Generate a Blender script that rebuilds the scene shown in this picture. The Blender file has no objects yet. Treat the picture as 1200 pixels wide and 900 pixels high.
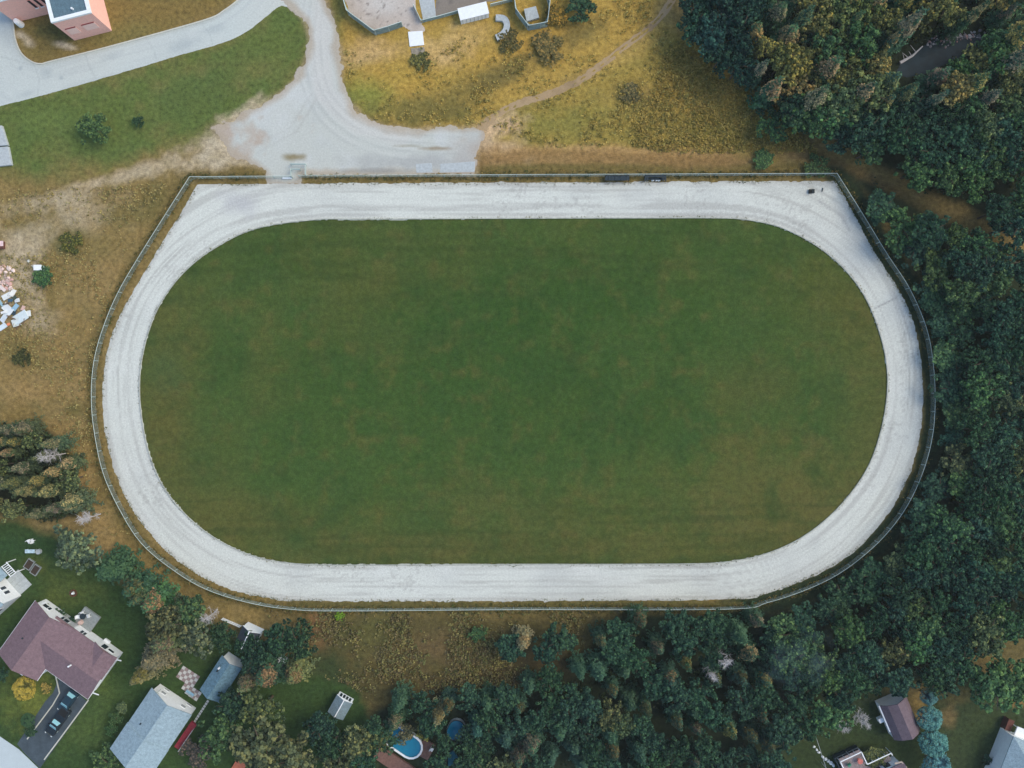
import bpy, math, random
import numpy as np
from mathutils import Vector, Matrix
SC = bpy.context.scene
COL = SC.collection
random.seed(7)
# ------------------------------------------------------------------ camera
H = 130.0                      # drone height in metres
S = 1200/170.0                 # photograph pixels per metre on the ground
cam_d = bpy.data.cameras.new('camera'); cam = bpy.data.objects.new('camera', cam_d); COL.objects.link(cam)
cam.location = (0, 0, H); cam_d.sensor_width = 36; cam_d.lens = 36*H/170.0
cam_d.clip_end = 6000; cam_d.clip_start = 1
SC.camera = cam
# ------------------------------------------------------------------ light
SUN_EL, SUN_AZ = math.radians(46), math.radians(15)    # azimuth from +X, counter-clockwise
world = bpy.data.worlds.new('World'); SC.world = world; world.use_nodes = True
wn = world.node_tree.nodes; wl = world.node_tree.links
sky = wn.new('ShaderNodeTexSky'); sky.sky_type = 'NISHITA'; sky.sun_disc = False
sky.sun_elevation = SUN_EL; sky.sun_rotation = math.pi/2 - SUN_AZ
sky.air_density = 1.2; sky.dust_density = 1.5
wl.new(sky.outputs[0], wn['Background'].inputs[0]); wn['Background'].inputs[1].default_value = 0.15
sd = bpy.data.lights.new('sun', 'SUN'); sun = bpy.data.objects.new('sun', sd); COL.objects.link(sun)
sd.energy = 1.5; sd.angle = math.radians(38); sd.color = (1.0, 0.87, 0.65)
sv = Vector((math.cos(SUN_EL)*math.cos(SUN_AZ), math.cos(SUN_EL)*math.sin(SUN_AZ), math.sin(SUN_EL)))
sun.rotation_euler = sv.to_track_quat('Z', 'Y').to_euler(); sun.location = (0, 0, 60)
SC.view_settings.view_transform = 'Standard'; SC.view_settings.look = 'None'
SC.view_settings.exposure = 0.5; SC.view_settings.gamma = 1.0
K = 1.12                       # lit factor used to turn sunlit picture colours into base colours
# ------------------------------------------------------------------ helpers
def lin(c): c /= 255.0; return c/12.92 if c <= .04045 else ((c+.055)/1.055)**2.4
def C(r, g, b): return (min(.85, lin(r)/K), min(.85, lin(g)/K), min(.85, lin(b)/K), 1)
def W(px, py, z=0.0):
    f = (H-z)/H/S
    return Vector(((px-600)*f, (450-py)*f, z))
def catmull(pts, closed=True, n=8):
    out = []; N = len(pts)
    for i in range(N if closed else N-1):
        g = (lambda k: pts[k % N]) if closed else (lambda k: pts[max(0, min(N-1, k))])
        p0, p1, p2, p3 = [np.array(g(i+k), float) for k in (-1, 0, 1, 2)]
        for j in range(n):
            t = j/n
            out.append(.5*((2*p1)+(-p0+p2)*t+(2*p0-5*p1+4*p2-p3)*t*t+(-p0+3*p1-3*p2+p3)*t**3))
    if not closed: out.append(np.array(pts[-1], float))
    return np.array(out)
rng = np.random.default_rng(5)
_g = {}
def vnoise(x, y, scale, seed=0):
    if seed not in _g: _g[seed] = np.random.default_rng(seed).random((256, 256))
    g = _g[seed]; u = x/scale+1000.3; v = y/scale+1000.7
    i = np.floor(u).astype(int); j = np.floor(v).astype(int); a = u-i; b = v-j
    a = a*a*(3-2*a); b = b*b*(3-2*b); f = lambda p, q: g[p % 256, q % 256]
    return (f(i, j)*(1-a)+f(i+1, j)*a)*(1-b)+(f(i, j+1)*(1-a)+f(i+1, j+1)*a)*b
def fbm(x, y, scale, octv=4, seed=0):
    s = 0; am = 1; t = 0
    for o in range(octv):
        s = s+am*vnoise(x, y, scale/2**o, seed*17+o); t += am; am *= .55
    return s/t-.5
def sdf(px, py, poly):                      # signed distance, positive inside (pixel units)
    poly = np.asarray(poly, float); d = np.full(px.shape, 1e18); ins = np.zeros(px.shape, bool); n = len(poly)
    for i in range(n):
        ax, ay = poly[i]; bx, by = poly[(i+1) % n]; ex, ey = bx-ax, by-ay
        t = np.clip(((px-ax)*ex+(py-ay)*ey)/(ex*ex+ey*ey+1e-12), 0, 1)
        d = np.minimum(d, (px-ax-t*ex)**2+(py-ay-t*ey)**2)
        if ay != by: ins ^= ((ay > py) != (by > py)) & (px < ex*(py-ay)/(by-ay)+ax)
    d = np.sqrt(d); return np.where(ins, d, -d)
def ldist(px, py, line):
    d = np.full(px.shape, 1e18); line = np.asarray(line, float)
    for (ax, ay), (bx, by) in zip(line[:-1], line[1:]):
        ex, ey = bx-ax, by-ay
        t = np.clip(((px-ax)*ex+(py-ay)*ey)/(ex*ex+ey*ey+1e-12), 0, 1)
        d = np.minimum(d, (px-ax-t*ex)**2+(py-ay-t*ey)**2)
    return np.sqrt(d)
def inside(p, poly):
    x, y = p; r = False; n = len(poly)
    for i in range(n):
        ax, ay = poly[i]; bx, by = poly[(i+1) % n]
        if (ay > y) != (by > y) and x < (bx-ax)*(y-ay)/(by-ay)+ax: r = not r
    return r
# ---- mesh builder
class MB:
    def __init__(s): s.v = []; s.f = []
    def add(s, vs, fs):
        o = len(s.v); s.v += [tuple(p) for p in vs]; s.f += [tuple(i+o for i in f) for f in fs]; return s
    def box(s, x0, x1, y0, y1, z0, z1):
        return s.add([(x0,y0,z0),(x1,y0,z0),(x1,y1,z0),(x0,y1,z0),(x0,y0,z1),(x1,y0,z1),(x1,y1,z1),(x0,y1,z1)],
                     [(0,3,2,1),(4,5,6,7),(0,1,5,4),(1,2,6,5),(2,3,7,6),(3,0,4,7)])
    def prism(s, poly, z0, z1):              # counter-clockwise poly of (x, y)
        n = len(poly); return s.add([(x,y,z0) for x,y in poly]+[(x,y,z1) for x,y in poly],
            [tuple(range(n-1,-1,-1)), tuple(range(n,2*n))]+[(i,(i+1)%n,n+(i+1)%n,n+i) for i in range(n)])
    def extr(s, prof, a0, a1, axis='y'):     # profile of (across, z) run along an axis
        n = len(prof); q = (lambda a,p:(p[0],a,p[1])) if axis == 'y' else (lambda a,p:(a,p[0],p[1]))
        return s.add([q(a0,p) for p in prof]+[q(a1,p) for p in prof],
            [tuple(range(n)), tuple(range(2*n-1,n-1,-1))]+[(i,n+i,n+(i+1)%n,(i+1)%n) for i in range(n)])
    def tube(s, pts, r, n=5, r1=None):
        pts = [Vector(p) for p in pts]; m = len(pts); r1 = r if r1 is None else r1; vs = []
        for i, p in enumerate(pts):
            d = (pts[min(i+1,m-1)]-pts[max(i-1,0)]).normalized()
            a = d.cross(Vector((0,0,1)) if abs(d.z) < .9 else Vector((1,0,0))).normalized(); b = d.cross(a)
            rr = r+(r1-r)*i/max(1,m-1)
            vs += [p+a*rr*math.cos(2*math.pi*k/n)+b*rr*math.sin(2*math.pi*k/n) for k in range(n)]
        fs = [(i*n+k,i*n+(k+1)%n,(i+1)*n+(k+1)%n,(i+1)*n+k) for i in range(m-1) for k in range(n)]
        return s.add(vs, fs+[tuple(range(n-1,-1,-1)), tuple(range((m-1)*n,m*n))])
    def bar(s, a, b, w, h):                  # box bar between two points (w across, h high)
        a, b = Vector(a), Vector(b); d = (b-a).normalized()
        sx = d.cross(Vector((0,0,1))); sx = sx.normalized() if sx.length > 1e-4 else Vector((1,0,0)); up = sx.cross(d)
        c = [sx*i*w/2+up*j*h/2 for i,j in ((-1,-1),(1,-1),(1,1),(-1,1))]
        return s.add([a+k for k in c]+[b+k for k in c], [(0,3,2,1),(4,5,6,7),(0,1,5,4),(1,2,6,5),(2,3,7,6),(3,0,4,7)])
    def mesh(s, name, smooth=False):
        me = bpy.data.meshes.new(name); me.from_pydata(s.v, [], s.f)
        if smooth: me.polygons.foreach_set('use_smooth', [True]*len(me.polygons))
        me.update(); return me
def link(name, me, mat=None, parent=None):
    o = bpy.data.objects.new(name, me); COL.objects.link(o)
    if mat is not None and not me.materials: me.materials.append(mat)
    if parent: o.parent = parent
    return o
def part(name, mb, mat, parent, smooth=False, bevel=0):
    o = link(name, mb.mesh(name, smooth), mat, parent)
    if bevel: b = o.modifiers.new('bevel', 'BEVEL'); b.width = bevel; b.segments = 1; b.limit_method = 'ANGLE'
    return o
def thing(name, label, cat, loc=(0,0,0), rz=0, group=None):
    o = bpy.data.objects.new(name, None); COL.objects.link(o); o.empty_display_size = .3
    o.location = loc; o.rotation_euler = (0,0,rz); tag(o, label, cat, group); return o
def tag(o, label, cat, group=None):
    o['label'] = label; o['category'] = cat
    if group: o['group'] = group
    return o
def struct(o): o['kind'] = 'structure'; return o
def stuff(o, label=None, cat=None):
    o['kind'] = 'stuff'
    if label: o['label'] = label; o['category'] = cat
    return o
KIDS = {}
def dup(root, loc, rz=0, sc=(1,1,1), label=None, group=None, color=None):
    if root not in KIDS: KIDS[root] = [(c, list(c.children)) for c in root.children]
    r = root.copy(); COL.objects.link(r); r.location = loc; r.rotation_euler = (0,0,rz); r.scale = sc
    if label: r['label'] = label
    if group: r['group'] = group
    for c, gs in KIDS[root]:
        k = c.copy(); COL.objects.link(k); k.parent = r
        if color: k.color = color
        for g in gs: q = g.copy(); COL.objects.link(q); q.parent = k
    return r
# ------------------------------------------------------------------ materials
def mat(name, col=None, rough=.8, nscale=3, namt=.25, bump=.2, attr=None, metal=0, tint=None, tscale=.4, objcol=False, spec=.3, fine=None):
    m = bpy.data.materials.new(name); m.use_nodes = True; n = m.node_tree.nodes; l = m.node_tree.links
    p = n['Principled BSDF']; p.inputs['Roughness'].default_value = rough; p.inputs['Metallic'].default_value = metal
    p.inputs['Specular IOR Level'].default_value = spec
    geo = n.new('ShaderNodeNewGeometry')
    def noise(sc, det=5, rg=.6):
        t = n.new('ShaderNodeTexNoise'); t.inputs['Scale'].default_value = sc; t.inputs['Detail'].default_value = det
        t.inputs['Roughness'].default_value = rg; l.new(geo.outputs['Position'], t.inputs['Vector']); return t.outputs['Fac']
    def rng_(f, a, b, lo=.3, hi=.7):
        t = n.new('ShaderNodeMapRange'); t.inputs[1].default_value = lo; t.inputs[2].default_value = hi
        t.inputs[3].default_value = a; t.inputs[4].default_value = b; l.new(f, t.inputs[0]); return t.outputs[0]
    if attr: a = n.new('ShaderNodeAttribute'); a.attribute_name = attr; base = a.outputs['Color']
    elif objcol: a = n.new('ShaderNodeObjectInfo'); base = a.outputs['Color']
    else: a = n.new('ShaderNodeRGB'); a.outputs[0].default_value = col; base = a.outputs[0]
    if tint:
        mx = n.new('ShaderNodeMix'); mx.data_type = 'RGBA'; mx.blend_type = 'MULTIPLY'
        l.new(rng_(noise(tscale, 4), 0, 1, .35, .65), mx.inputs[0]); l.new(base, mx.inputs[6]); mx.inputs[7].default_value = tint; base = mx.outputs[2]
    nf = noise(nscale)
    v = rng_(nf, 1-namt, 1+namt)
    vm = n.new('ShaderNodeVectorMath'); vm.operation = 'SCALE'; l.new(base, vm.inputs[0]); l.new(v, vm.inputs['Scale']); base = vm.outputs[0]
    if fine:
        nf2 = noise(fine[0], 2, .5); v2 = rng_(nf2, 1-fine[1], 1+fine[1])
        vm = n.new('ShaderNodeVectorMath'); vm.operation = 'SCALE'; l.new(base, vm.inputs[0]); l.new(v2, vm.inputs['Scale']); base = vm.outputs[0]
    l.new(base, p.inputs['Base Color'])
    if bump:
        b = n.new('ShaderNodeBump'); b.inputs['Strength'].default_value = bump; b.inputs['Distance'].default_value = .1
        l.new(nf, b.inputs['Height']); l.new(b.outputs[0], p.inputs['Normal'])
    return m
def leafmat(name):
    m = bpy.data.materials.new(name); m.use_nodes = True; n = m.node_tree.nodes; l = m.node_tree.links
    p = n['Principled BSDF']; p.inputs['Roughness'].default_value = .65; p.inputs['Specular IOR Level'].default_value = .2
    oi = n.new('ShaderNodeObjectInfo'); at = n.new('ShaderNodeAttribute'); at.attribute_name = 'leaf'
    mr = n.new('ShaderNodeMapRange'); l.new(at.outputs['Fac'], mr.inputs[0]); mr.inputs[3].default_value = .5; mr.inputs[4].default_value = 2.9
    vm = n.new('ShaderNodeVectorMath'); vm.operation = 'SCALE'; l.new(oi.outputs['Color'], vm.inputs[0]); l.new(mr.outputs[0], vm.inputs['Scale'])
    rp = n.new('ShaderNodeValToRGB'); rp.color_ramp.elements[0].color = (.72,.98,1.0,1); rp.color_ramp.elements[1].color = (1.0,.9,.62,1); l.new(at.outputs['Fac'], rp.inputs[0])  # teal shade to warm highlight, painted into the leaf colour
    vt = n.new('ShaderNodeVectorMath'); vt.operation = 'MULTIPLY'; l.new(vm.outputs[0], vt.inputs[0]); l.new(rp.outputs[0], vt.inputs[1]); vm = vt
    hs = n.new('ShaderNodeHueSaturation'); mr2 = n.new('ShaderNodeMapRange'); l.new(oi.outputs['Random'], mr2.inputs[0])
    mr2.inputs[3].default_value = .475; mr2.inputs[4].default_value = .525; l.new(mr2.outputs[0], hs.inputs['Hue']); l.new(vm.outputs[0], hs.inputs['Color'])
    l.new(hs.outputs[0], p.inputs['Base Color'])
    tr = n.new('ShaderNodeBsdfTranslucent'); l.new(hs.outputs[0], tr.inputs[0]); mx = n.new('ShaderNodeMixShader'); mx.inputs[0].default_value = .2
    l.new(p.outputs[0], mx.inputs[1]); l.new(tr.outputs[0], mx.inputs[2]); l.new(mx.outputs[0], n['Material Output'].inputs[0])
    return m
def roofmat(name, col, row=.22, amt=.18):
    m = mat(name, col, .85, 2.2, amt, .15, fine=(9, .22)); n = m.node_tree.nodes; l = m.node_tree.links
    return m
M = dict(
 ground=mat('ground', attr='Col', nscale=1.5, namt=.36, bump=.6, tint=(1.04,.99,.93,1), tscale=.25, fine=(7,.28), rough=.95, spec=.1),
 lawn=mat('field_grass', attr='Col', nscale=1.1, namt=.2, bump=.4, tint=(1.05,1.0,.94,1), tscale=.12, fine=(6,.2), rough=.95, spec=.1),
 track=mat('track_gravel', attr='Col', nscale=3.2, namt=.08, bump=.3, fine=(8,.15), rough=.95, spec=.1),
 gravel=mat('gravel', attr='Col', nscale=3.5, namt=.09, bump=.25, fine=(12,.10), rough=.95, spec=.1),
 road=mat('road_surface', C(192,204,207), nscale=.5, namt=.06, bump=.05, fine=(8,.05), rough=.9, spec=.15),
 asphalt=mat('driveway_asphalt', C(70,82,90), nscale=.8, namt=.25, bump=.1, fine=(10,.15)),
 kerb=mat('kerb_concrete', C(205,205,192), nscale=4, namt=.12),
 conc=mat('concrete', C(182,190,192), nscale=2.5, namt=.14, fine=(9,.08)),
 white=mat('white_paint', (.80,.84,.86,1), .6, 2, .05, .03), white2=mat('white_siding', (.79,.83,.85,1), .6, 3, .06, .05),
 railpaint=mat('pale_galvanised_rail', C(214,230,224), .5, 5, .08, 0), wire=mat('wire_mesh', C(150,168,162), .6, 5, .1, 0), paleglass=mat('pale_glass', C(160,168,172), .2, 1, .05, 0), metal=mat('galvanised_steel', C(176,194,190), .55, 5, .12, 0, metal=.0),
 pink=mat('pink_stucco', (.88,.50,.42,1), .85, 3, .07, .1, fine=(12,.05)),
 pinkdark=mat('dusky_red_trim', C(150,70,70), .8), flatroof=mat('roof_felt', C(96,122,134), .8, 2, .15, .1, fine=(8,.12)),
 purple=roofmat('mauve_shingle', C(128,106,111)), greyroof=roofmat('grey_shingle', C(150,172,182)), blueroof=roofmat('slate_blue_shingle', C(104,136,150), amt=.3),
 shedroof=roofmat('grey_panel_roof', C(120,140,148)), darkroof=roofmat('dark_shingle', C(66,74,82)), gambrel=roofmat('taupe_shingle', C(112,98,106)),
 glass=mat('window_glass', C(40,52,64), .15, 1, .05, 0, spec=.6), dark=mat('charcoal', C(44,58,66), .7, 3, .2), black=mat('black_rubber', C(30,32,34), .8),
 wood=mat('weathered_deck_wood', C(150,158,158), .85, 3, .2), brownwood=mat('brown_deck_wood', C(126,96,86), .85, 3, .25), red=mat('red_deck_paint', C(150,50,62), .7, 3, .15),
 rust=mat('rust_brown', C(104,66,56), .8), bark=mat('bark', C(92,80,66), .9, 6, .3, .4), palebark=mat('pale_bark', C(200,196,196), .9, 6, .2, .3),
 rock=mat('pale_rock', C(176,176,174), .9, 4, .3, .4, objcol=True), water=mat('stream_water', C(42,58,66), .5, .6, .3, .05, spec=.1),
 pool=mat('pool_water', C(20,126,160), .08, .8, .12, .04, spec=.6), tarp=mat('teal_tarp', C(30,100,116), .5), slabA=mat('pale_paving', C(200,200,196), .85, 4, .12), slabB=mat('rosy_paving', C(150,134,132), .85, 4, .12),
 soil=mat('garden_soil', C(70,58,48), .95, 6, .3), carblue=mat('car_paint_dark_blue', C(30,54,66), .25, 1, .05, 0, spec=.6), cardark=mat('car_paint_black', C(28,36,40), .25, 1, .05, 0, spec=.6),
 carglass=mat('car_glass', C(150,205,215), .1, 1, .05, 0, spec=.8), lamp=mat('headlamp', C(225,235,235), .2, 1, .02, 0), orange=mat('orange_plank', C(205,120,92), .8, 3, .15),  # car glass: sky reflection painted in as pale blue base colour
 cloth=mat('cloth', objcol=True, rough=.8), leaf=leafmat('leaves'), needle=leafmat('needles'), cone=mat('cones', C(176,138,84), .8, 8, .3), paper=mat('scrap_sheet', objcol=True, rough=.6, nscale=2, namt=.1),
)
# ------------------------------------------------------------------ outlines traced on the photograph (pixels)
FIELD = catmull([(370,257.5),(430,257),(600,256),(770,255.5),(830,255.5),(870,257),(910,265),(945,281),(975,302),(1000,328),(1018,357),(1032,395),(1039,430),(1039,465),(1032,505),(1018,545),(995,580),(965,611),(930,635),(890,651),(850,658.5),(810,660.5),(740,661),(600,661.5),(430,662),(365,661.5),(320,657),(285,647),(250,629),(220,605),(195,575),(178,540),(168,500),(164,460),(166,425),(175,387),(190,353),(215,320),(250,292),(300,268)], n=6)
TRACK = [(232,216.5)]+[tuple(p) for p in catmull([(232,216.5),(219,240),(191,285),(167,325),(148,357),(133,390),(124,425),(121,460),(122,490),(128,525),(140,565),(160,603),(190,640),(225,668),(265,688),(310,699),(360,703.5),(600,703.5),(850,702),(900,694),(950,676),(1000,646),(1040,602),(1065,555),(1078,505),(1081,460),(1078,420),(1070,380),(1055,345),(1035,313),(1015,280),(1000,250),(986,226),(979,213)], False, 5)]
FENCE = [(349,205.3),(600,204.5),(981,203)]+[tuple(p) for p in catmull([(981,203),(1010,249),(1040,298),(1066,338),(1085,382),(1093,420),(1096,465),(1093,510),(1081,555),(1060,598),(1030,635),(990,668),(950,689),(900,706),(850,714),(600,714.5),(400,716),(340,714),(290,706),(240,690),(200,666),(165,636),(140,597),(121,555),(111,510),(107,470),(109,430),(118,392),(137,345),(168,292),(222,207)], False, 5)]+[(222,207),(280,206.5),(341,206)]
ROAD_UP = catmull([(-60,-20),(-10,5),(8,14),(15,25),(18,45),(25,62),(37,72),(48,75),(60,72),(120,57),(190,38),(245,22),(262,13),(280,-1),(300,-25)], False, 5)
ROAD = [tuple(p) for p in ROAD_UP]+[(420,-25),(378,0),(372,14),(345,10),(330,6)]+[tuple(p) for p in catmull([(325,8),(310,20),(290,36),(260,50),(200,67.5),(130,88.5),(60,108.5),(0,124),(-60,140)], False, 4)]+[(-120,150),(-120,-20)]
LOT = [(345,9)]+[tuple(p) for p in catmull([(345,9),(357,22),(363,40),(362,60),(351,86),(331,107),(305,126),(272,142),(250,150)], False, 4)]+[(262,165),(275,182),(300,193),(312,201),(316,215),(351,215),(353,203.5),(556,203),(558,180),(566,156)]+[tuple(p) for p in catmull([(560,152),(530,150.5),(500,152),(466,151),(440,145),(420,133),(405,112),(400,95),(396,60),(390,25),(378,-2)], False, 4)]+[(365,-20),(330,-20),(330,0)]
PLAYGR = [(405,-30),(405,0),(410,17),(441,39.5),(471,30),(481,37),(497,36),(488,14),(484,-30)]
TRAIL = catmull([(556,158),(575,140),(600,125),(640,111),(672,98),(700,80),(730,56),(757,36),(775,18),(792,-6),(800,-30)], False, 6)
TRAIL2 = catmull([(560,190),(640,180),(720,182),(800,188),(860,186),(905,170),(940,180),(980,190),(1020,208),(1060,228),(1100,246),(1140,266),(1200,300),(1260,330)], False, 5)
FOREST_R = [(1000,205),(1040,252),(1073,300),(1092,345),(1104,400),(1110,460),(1106,520),(1092,570),(1070,615),(1035,655),(985,692),(930,716),(870,728),(800,722),(740,722),(700,732),(690,760),(650,788),(600,806),(540,808),(470,815),(440,835),(425,870),(425,960),(895,960),(920,885),(950,845),(1000,815),(1030,800),(1075,798),(1120,788),(1128,765),(1170,742),(1290,735),(1290,345),(1200,312),(1140,282),(1085,252),(1040,226)]
FOREST_T = [(800,-60),(815,40),(840,72),(890,98),(930,142),(985,168),(1030,196),(1100,232),(1150,256),(1290,305),(1290,-60)]
STREAM = [(1050,85),(1056,73),(1076,58),(1098,44),(1140,41),(1185,45),(1183,55),(1140,62),(1112,73),(1085,86),(1062,91)]
CLUSTER = [(-30,504),(36,500),(60,512),(80,540),(90,580),(84,602),(58,606),(20,596),(-30,600)]
YARD = [(-60,610),(20,608),(60,625),(110,650),(150,690),(200,715),(260,735),(310,775),(370,790),(420,810),(440,850),(440,960),(-60,960)]
# ------------------------------------------------------------------ ground
def axis(a, step, outer):
    k = np.arange(-a, a+step/2, step); o = np.array(outer); return np.concatenate([-o[::-1], k, o])
def gridmesh(name, xs, ys, z, col, keep=None):
    nx, ny = len(xs), len(ys); X, Y = np.meshgrid(xs, ys); idx = np.arange(nx*ny).reshape(ny, nx)
    q = np.stack([idx[:-1,:-1], idx[:-1,1:], idx[1:,1:], idx[1:,:-1]], -1).reshape(-1, 4)
    V = np.stack([X, Y, z], -1).reshape(-1, 3); cc = col.reshape(-1, 3)
    if keep is not None:
        kk = keep.reshape(-1); q = q[kk[q].any(1)]; used = np.unique(q); mp = np.full(nx*ny, -1); mp[used] = np.arange(len(used)); q = mp[q]; V = V[used]; cc = cc[used]
    me = bpy.data.meshes.new(name); me.vertices.add(len(V)); me.vertices.foreach_set('co', V.astype('f').ravel())
    me.loops.add(q.size); me.loops.foreach_set('vertex_index', q.astype('i').ravel())
    me.polygons.add(len(q)); me.polygons.foreach_set('loop_start', np.arange(0, q.size, 4, dtype='i')); me.polygons.foreach_set('loop_total', np.full(len(q), 4, 'i'))
    me.update(calc_edges=True); a = me.color_attributes.new('Col', 'FLOAT_COLOR', 'POINT')
    a.data.foreach_set('color', np.concatenate([cc, np.ones((len(cc), 1))], 1).astype('f').ravel()); return me
def L3(*c): return np.array(C(*c)[:3])
class Paint:
    def __init__(s, px, py, base): s.px, s.py = px, py; s.c = np.ones(px.shape+(3,))*L3(*base); s.jit = fbm(px, py, 26, 5, 3); s.jit2 = fbm(px, py, 9, 3, 4)
    def mix(s, m, col): m = np.clip(m, 0, 1)[..., None]; s.c = s.c*(1-m)+L3(*col)*m
    def poly(s, poly, col, soft=8, jit=14, op=1.0): s.mix(op*np.clip((sdf(s.px, s.py, poly)+s.jit*jit*2+s.jit2*jit*.8)/soft+.5, 0, 1), col)
    def line(s, ln, w, col, soft=5, jit=8, op=1.0): s.mix(op*np.clip((w-ldist(s.px, s.py, ln)+s.jit*jit*2+s.jit2*jit)/soft+.5, 0, 1), col)
    def blob(s, x, y, rx, ry, col, op=.8, ang=0, jit=.9):
        c, n = math.cos(ang), math.sin(ang); dx, dy = s.px-x, s.py-y; u = (dx*c+dy*n)/rx; v = (-dx*n+dy*c)/ry
        r = np.sqrt(u*u+v*v)+s.jit*jit*1.6+s.jit2*jit*.8; s.mix(op*np.clip(1.35-r, 0, 1)**1.0, col)
    def noise(s, scale, col, amt, seed, thr=0.0): s.mix(np.clip((fbm(s.px, s.py, scale, 5, seed)-thr)*amt, 0, .9), col)
xs = axis(92, .4, [100,115,140,180,260,420,800,1500,3000]); ys = axis(72, .4, [80,95,120,160,240,420,800,1500,3000])
X, Y = np.meshgrid(xs, ys); PX, PY = 600+X*S, 450-Y*S
P = Paint(PX, PY, (128,106,62))
P.noise(70, (104,92,50), 2.2, 21, .02); P.noise(18, (110,98,60), 1.6, 25, .02); P.noise(12, (146,124,84), 1.4, 26, .06); P.noise(40, (150,124,76), 2.0, 22, .08)
P.poly([(-200,118),(60,104),(130,88),(260,50),(330,0),(375,20),(366,60),(340,110),(300,135),(250,150),(190,175),(130,190),(60,200),(-200,215)], (86,100,48), 26, 14)
P.poly([(10,-80),(300,-80),(262,10),(190,36),(60,70),(40,70),(20,45),(10,10)], (118,100,54), 10, 6)
lw = np.clip((sdf(PX,PY,[(-200,118),(60,104),(260,50),(330,0),(375,20),(366,60),(300,135),(190,175),(60,200),(-200,215)])+6)/12,0,1); sv_ = P.c.copy(); P.noise(24,(112,106,60),2.4,27,0); P.noise(9,(100,108,58),2.0,28,.05); P.noise(14,(78,88,46),1.8,29,.05); P.c = sv_*(1-lw[...,None])+P.c*lw[...,None]; P.blob(230,110,50,28,(80,94,50),.5,-.4); P.blob(60,150,60,24,(84,100,48),.6,-.2); P.blob(75,35,28,14,(62,76,44),.7); P.blob(55,140,40,12,(96,112,56),.5)  # dark blob in the pink building's wing corner is painted shade
P.blob(310,55,40,30,(92,102,50),.5,-.5); P.blob(150,40,50,16,(112,104,56),.5); P.blob(200,12,60,16,(124,100,52),.5)
for (x,y,rx,ry,a,o) in [(150,205,70,9,-.25,.6),(250,165,42,13,-.35,.75),(275,170,44,26,-.4,.95),(255,190,50,14,-.2,.7),(590,165,40,18,0,.7),(60,235,60,12,-.15,.55),(100,215,34,6,-.2,.5),(285,135,30,12,-.5,.8),(30,285,30,24,0,.5),(95,250,50,22,-.4,.5),(20,330,26,36,.2,.75),(45,375,22,18,.4,.6),(26,42,9,4,.3,.9),(34,50,7,6,.3,.8),(78,54,14,3.5,.25,.9)]: P.blob(x,y,rx,ry,(182,164,144),o,a)
for (x,y,rx,ry,a,o) in [(120,330,40,60,.5,.4),(60,420,50,60,0,.35),(70,495,30,40,.4,.4),(90,560,22,70,.1,.45),(120,640,22,60,-.5,.5),(30,455,40,20,0,.5)]: P.blob(x,y,rx,ry,(150,120,76),o,a)
for (x,y,rx,ry,o) in [(75,287,16,10,.7),(85,275,14,9,.6),(46,425,20,10,.5),(110,290,40,18,.35),(20,410,20,12,.5),(140,250,26,16,.4),(190,240,30,22,.5),(88,480,14,10,.7)]: P.blob(x,y,rx,ry,(92,88,46),o)
P.poly([(378,-80),(400,95),(420,133),(470,150),(560,150),(640,108),(700,78),(760,34),(800,-80)], (146,118,52), 12, 6)
P.poly([(560,156),(640,114),(700,82),(775,25),(815,50),(850,85),(900,105),(935,150),(900,170),(800,185),(640,180)], (132,112,50), 14, 8)
P.blob(520,60,26,20,(176,146,104),.8); P.blob(425,62,40,15,(166,136,94),.8,-.15); P.blob(530,45,40,14,(166,136,84),.6,-.2); P.blob(435,110,28,26,(104,112,46),.8); P.blob(490,128,60,16,(100,92,46),.75); P.blob(540,110,60,20,(92,84,44),.7,-.4); P.blob(600,80,60,14,(96,84,46),.7,-.5)
P.blob(640,40,70,12,(164,128,52),.6,-.4); P.blob(480,90,50,18,(150,122,48),.6); P.blob(675,40,40,14,(88,80,46),.7,-.5); P.blob(395,12,9,40,(98,98,48),.7); P.blob(640,145,60,24,(106,102,46),.7); P.blob(740,110,30,16,(94,84,52),.7); P.blob(790,110,40,16,(150,120,52),.6,.5); P.blob(850,160,60,22,(116,110,48),.6); P.blob(700,150,60,26,(112,104,48),.5)
P.blob(590,150,32,14,(180,150,122),.85,-.3); P.blob(585,170,26,16,(168,138,108),.7); P.blob(745,58,70,9,(166,134,70),.4,-.55)
P.line([(560,184),(900,182)], 12, (148,114,72), 10, 6, .7); P.line([(560,197),(980,198)], 5, (92,86,44), 5, 4, .8); P.line([(640,172),(760,178),(900,180)], 3, (172,138,92), 4, 3, .7)

P.line(FENCE, 10, (112,94,52), 8, 6, .8); P.line(FENCE[3:74], 14, (40,54,36), 8, 4, .95); P.line([(340,709),(860,709)], 5, (92,84,46), 5, 4, .9); P.line(FENCE[68:], 4, (84,74,40), 4, 3, .5)  # right-hand strip darkened along the curve: forest shade painted into the grass
P.mix(np.clip((sdf(PX,PY,FOREST_R)+12)/14,0,1),(44,52,36)); P.mix(np.clip((sdf(PX,PY,FOREST_T)+4+P.jit*14)/12,0,1),(46,52,36)); P.line(TRAIL2[:31], 7, (132,102,62), 8, 5, .8); P.line(TRAIL2[30:45], 5, (112,90,54), 7, 4, .8)
for rr_ in (14,19,24,29): P.line([(792+rr_*math.cos(t),152+rr_*1.05*math.sin(t)) for t in np.linspace(-1.3,.9,9)], .9, (84,84,42), 1.5, 1.5, .7); P.mix(np.clip(1.2-np.hypot((PX-1000)/60,(PY-835)/40),0,1), (50,60,40)); P.poly(CLUSTER, (46,50,34), 14, 8)
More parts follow.
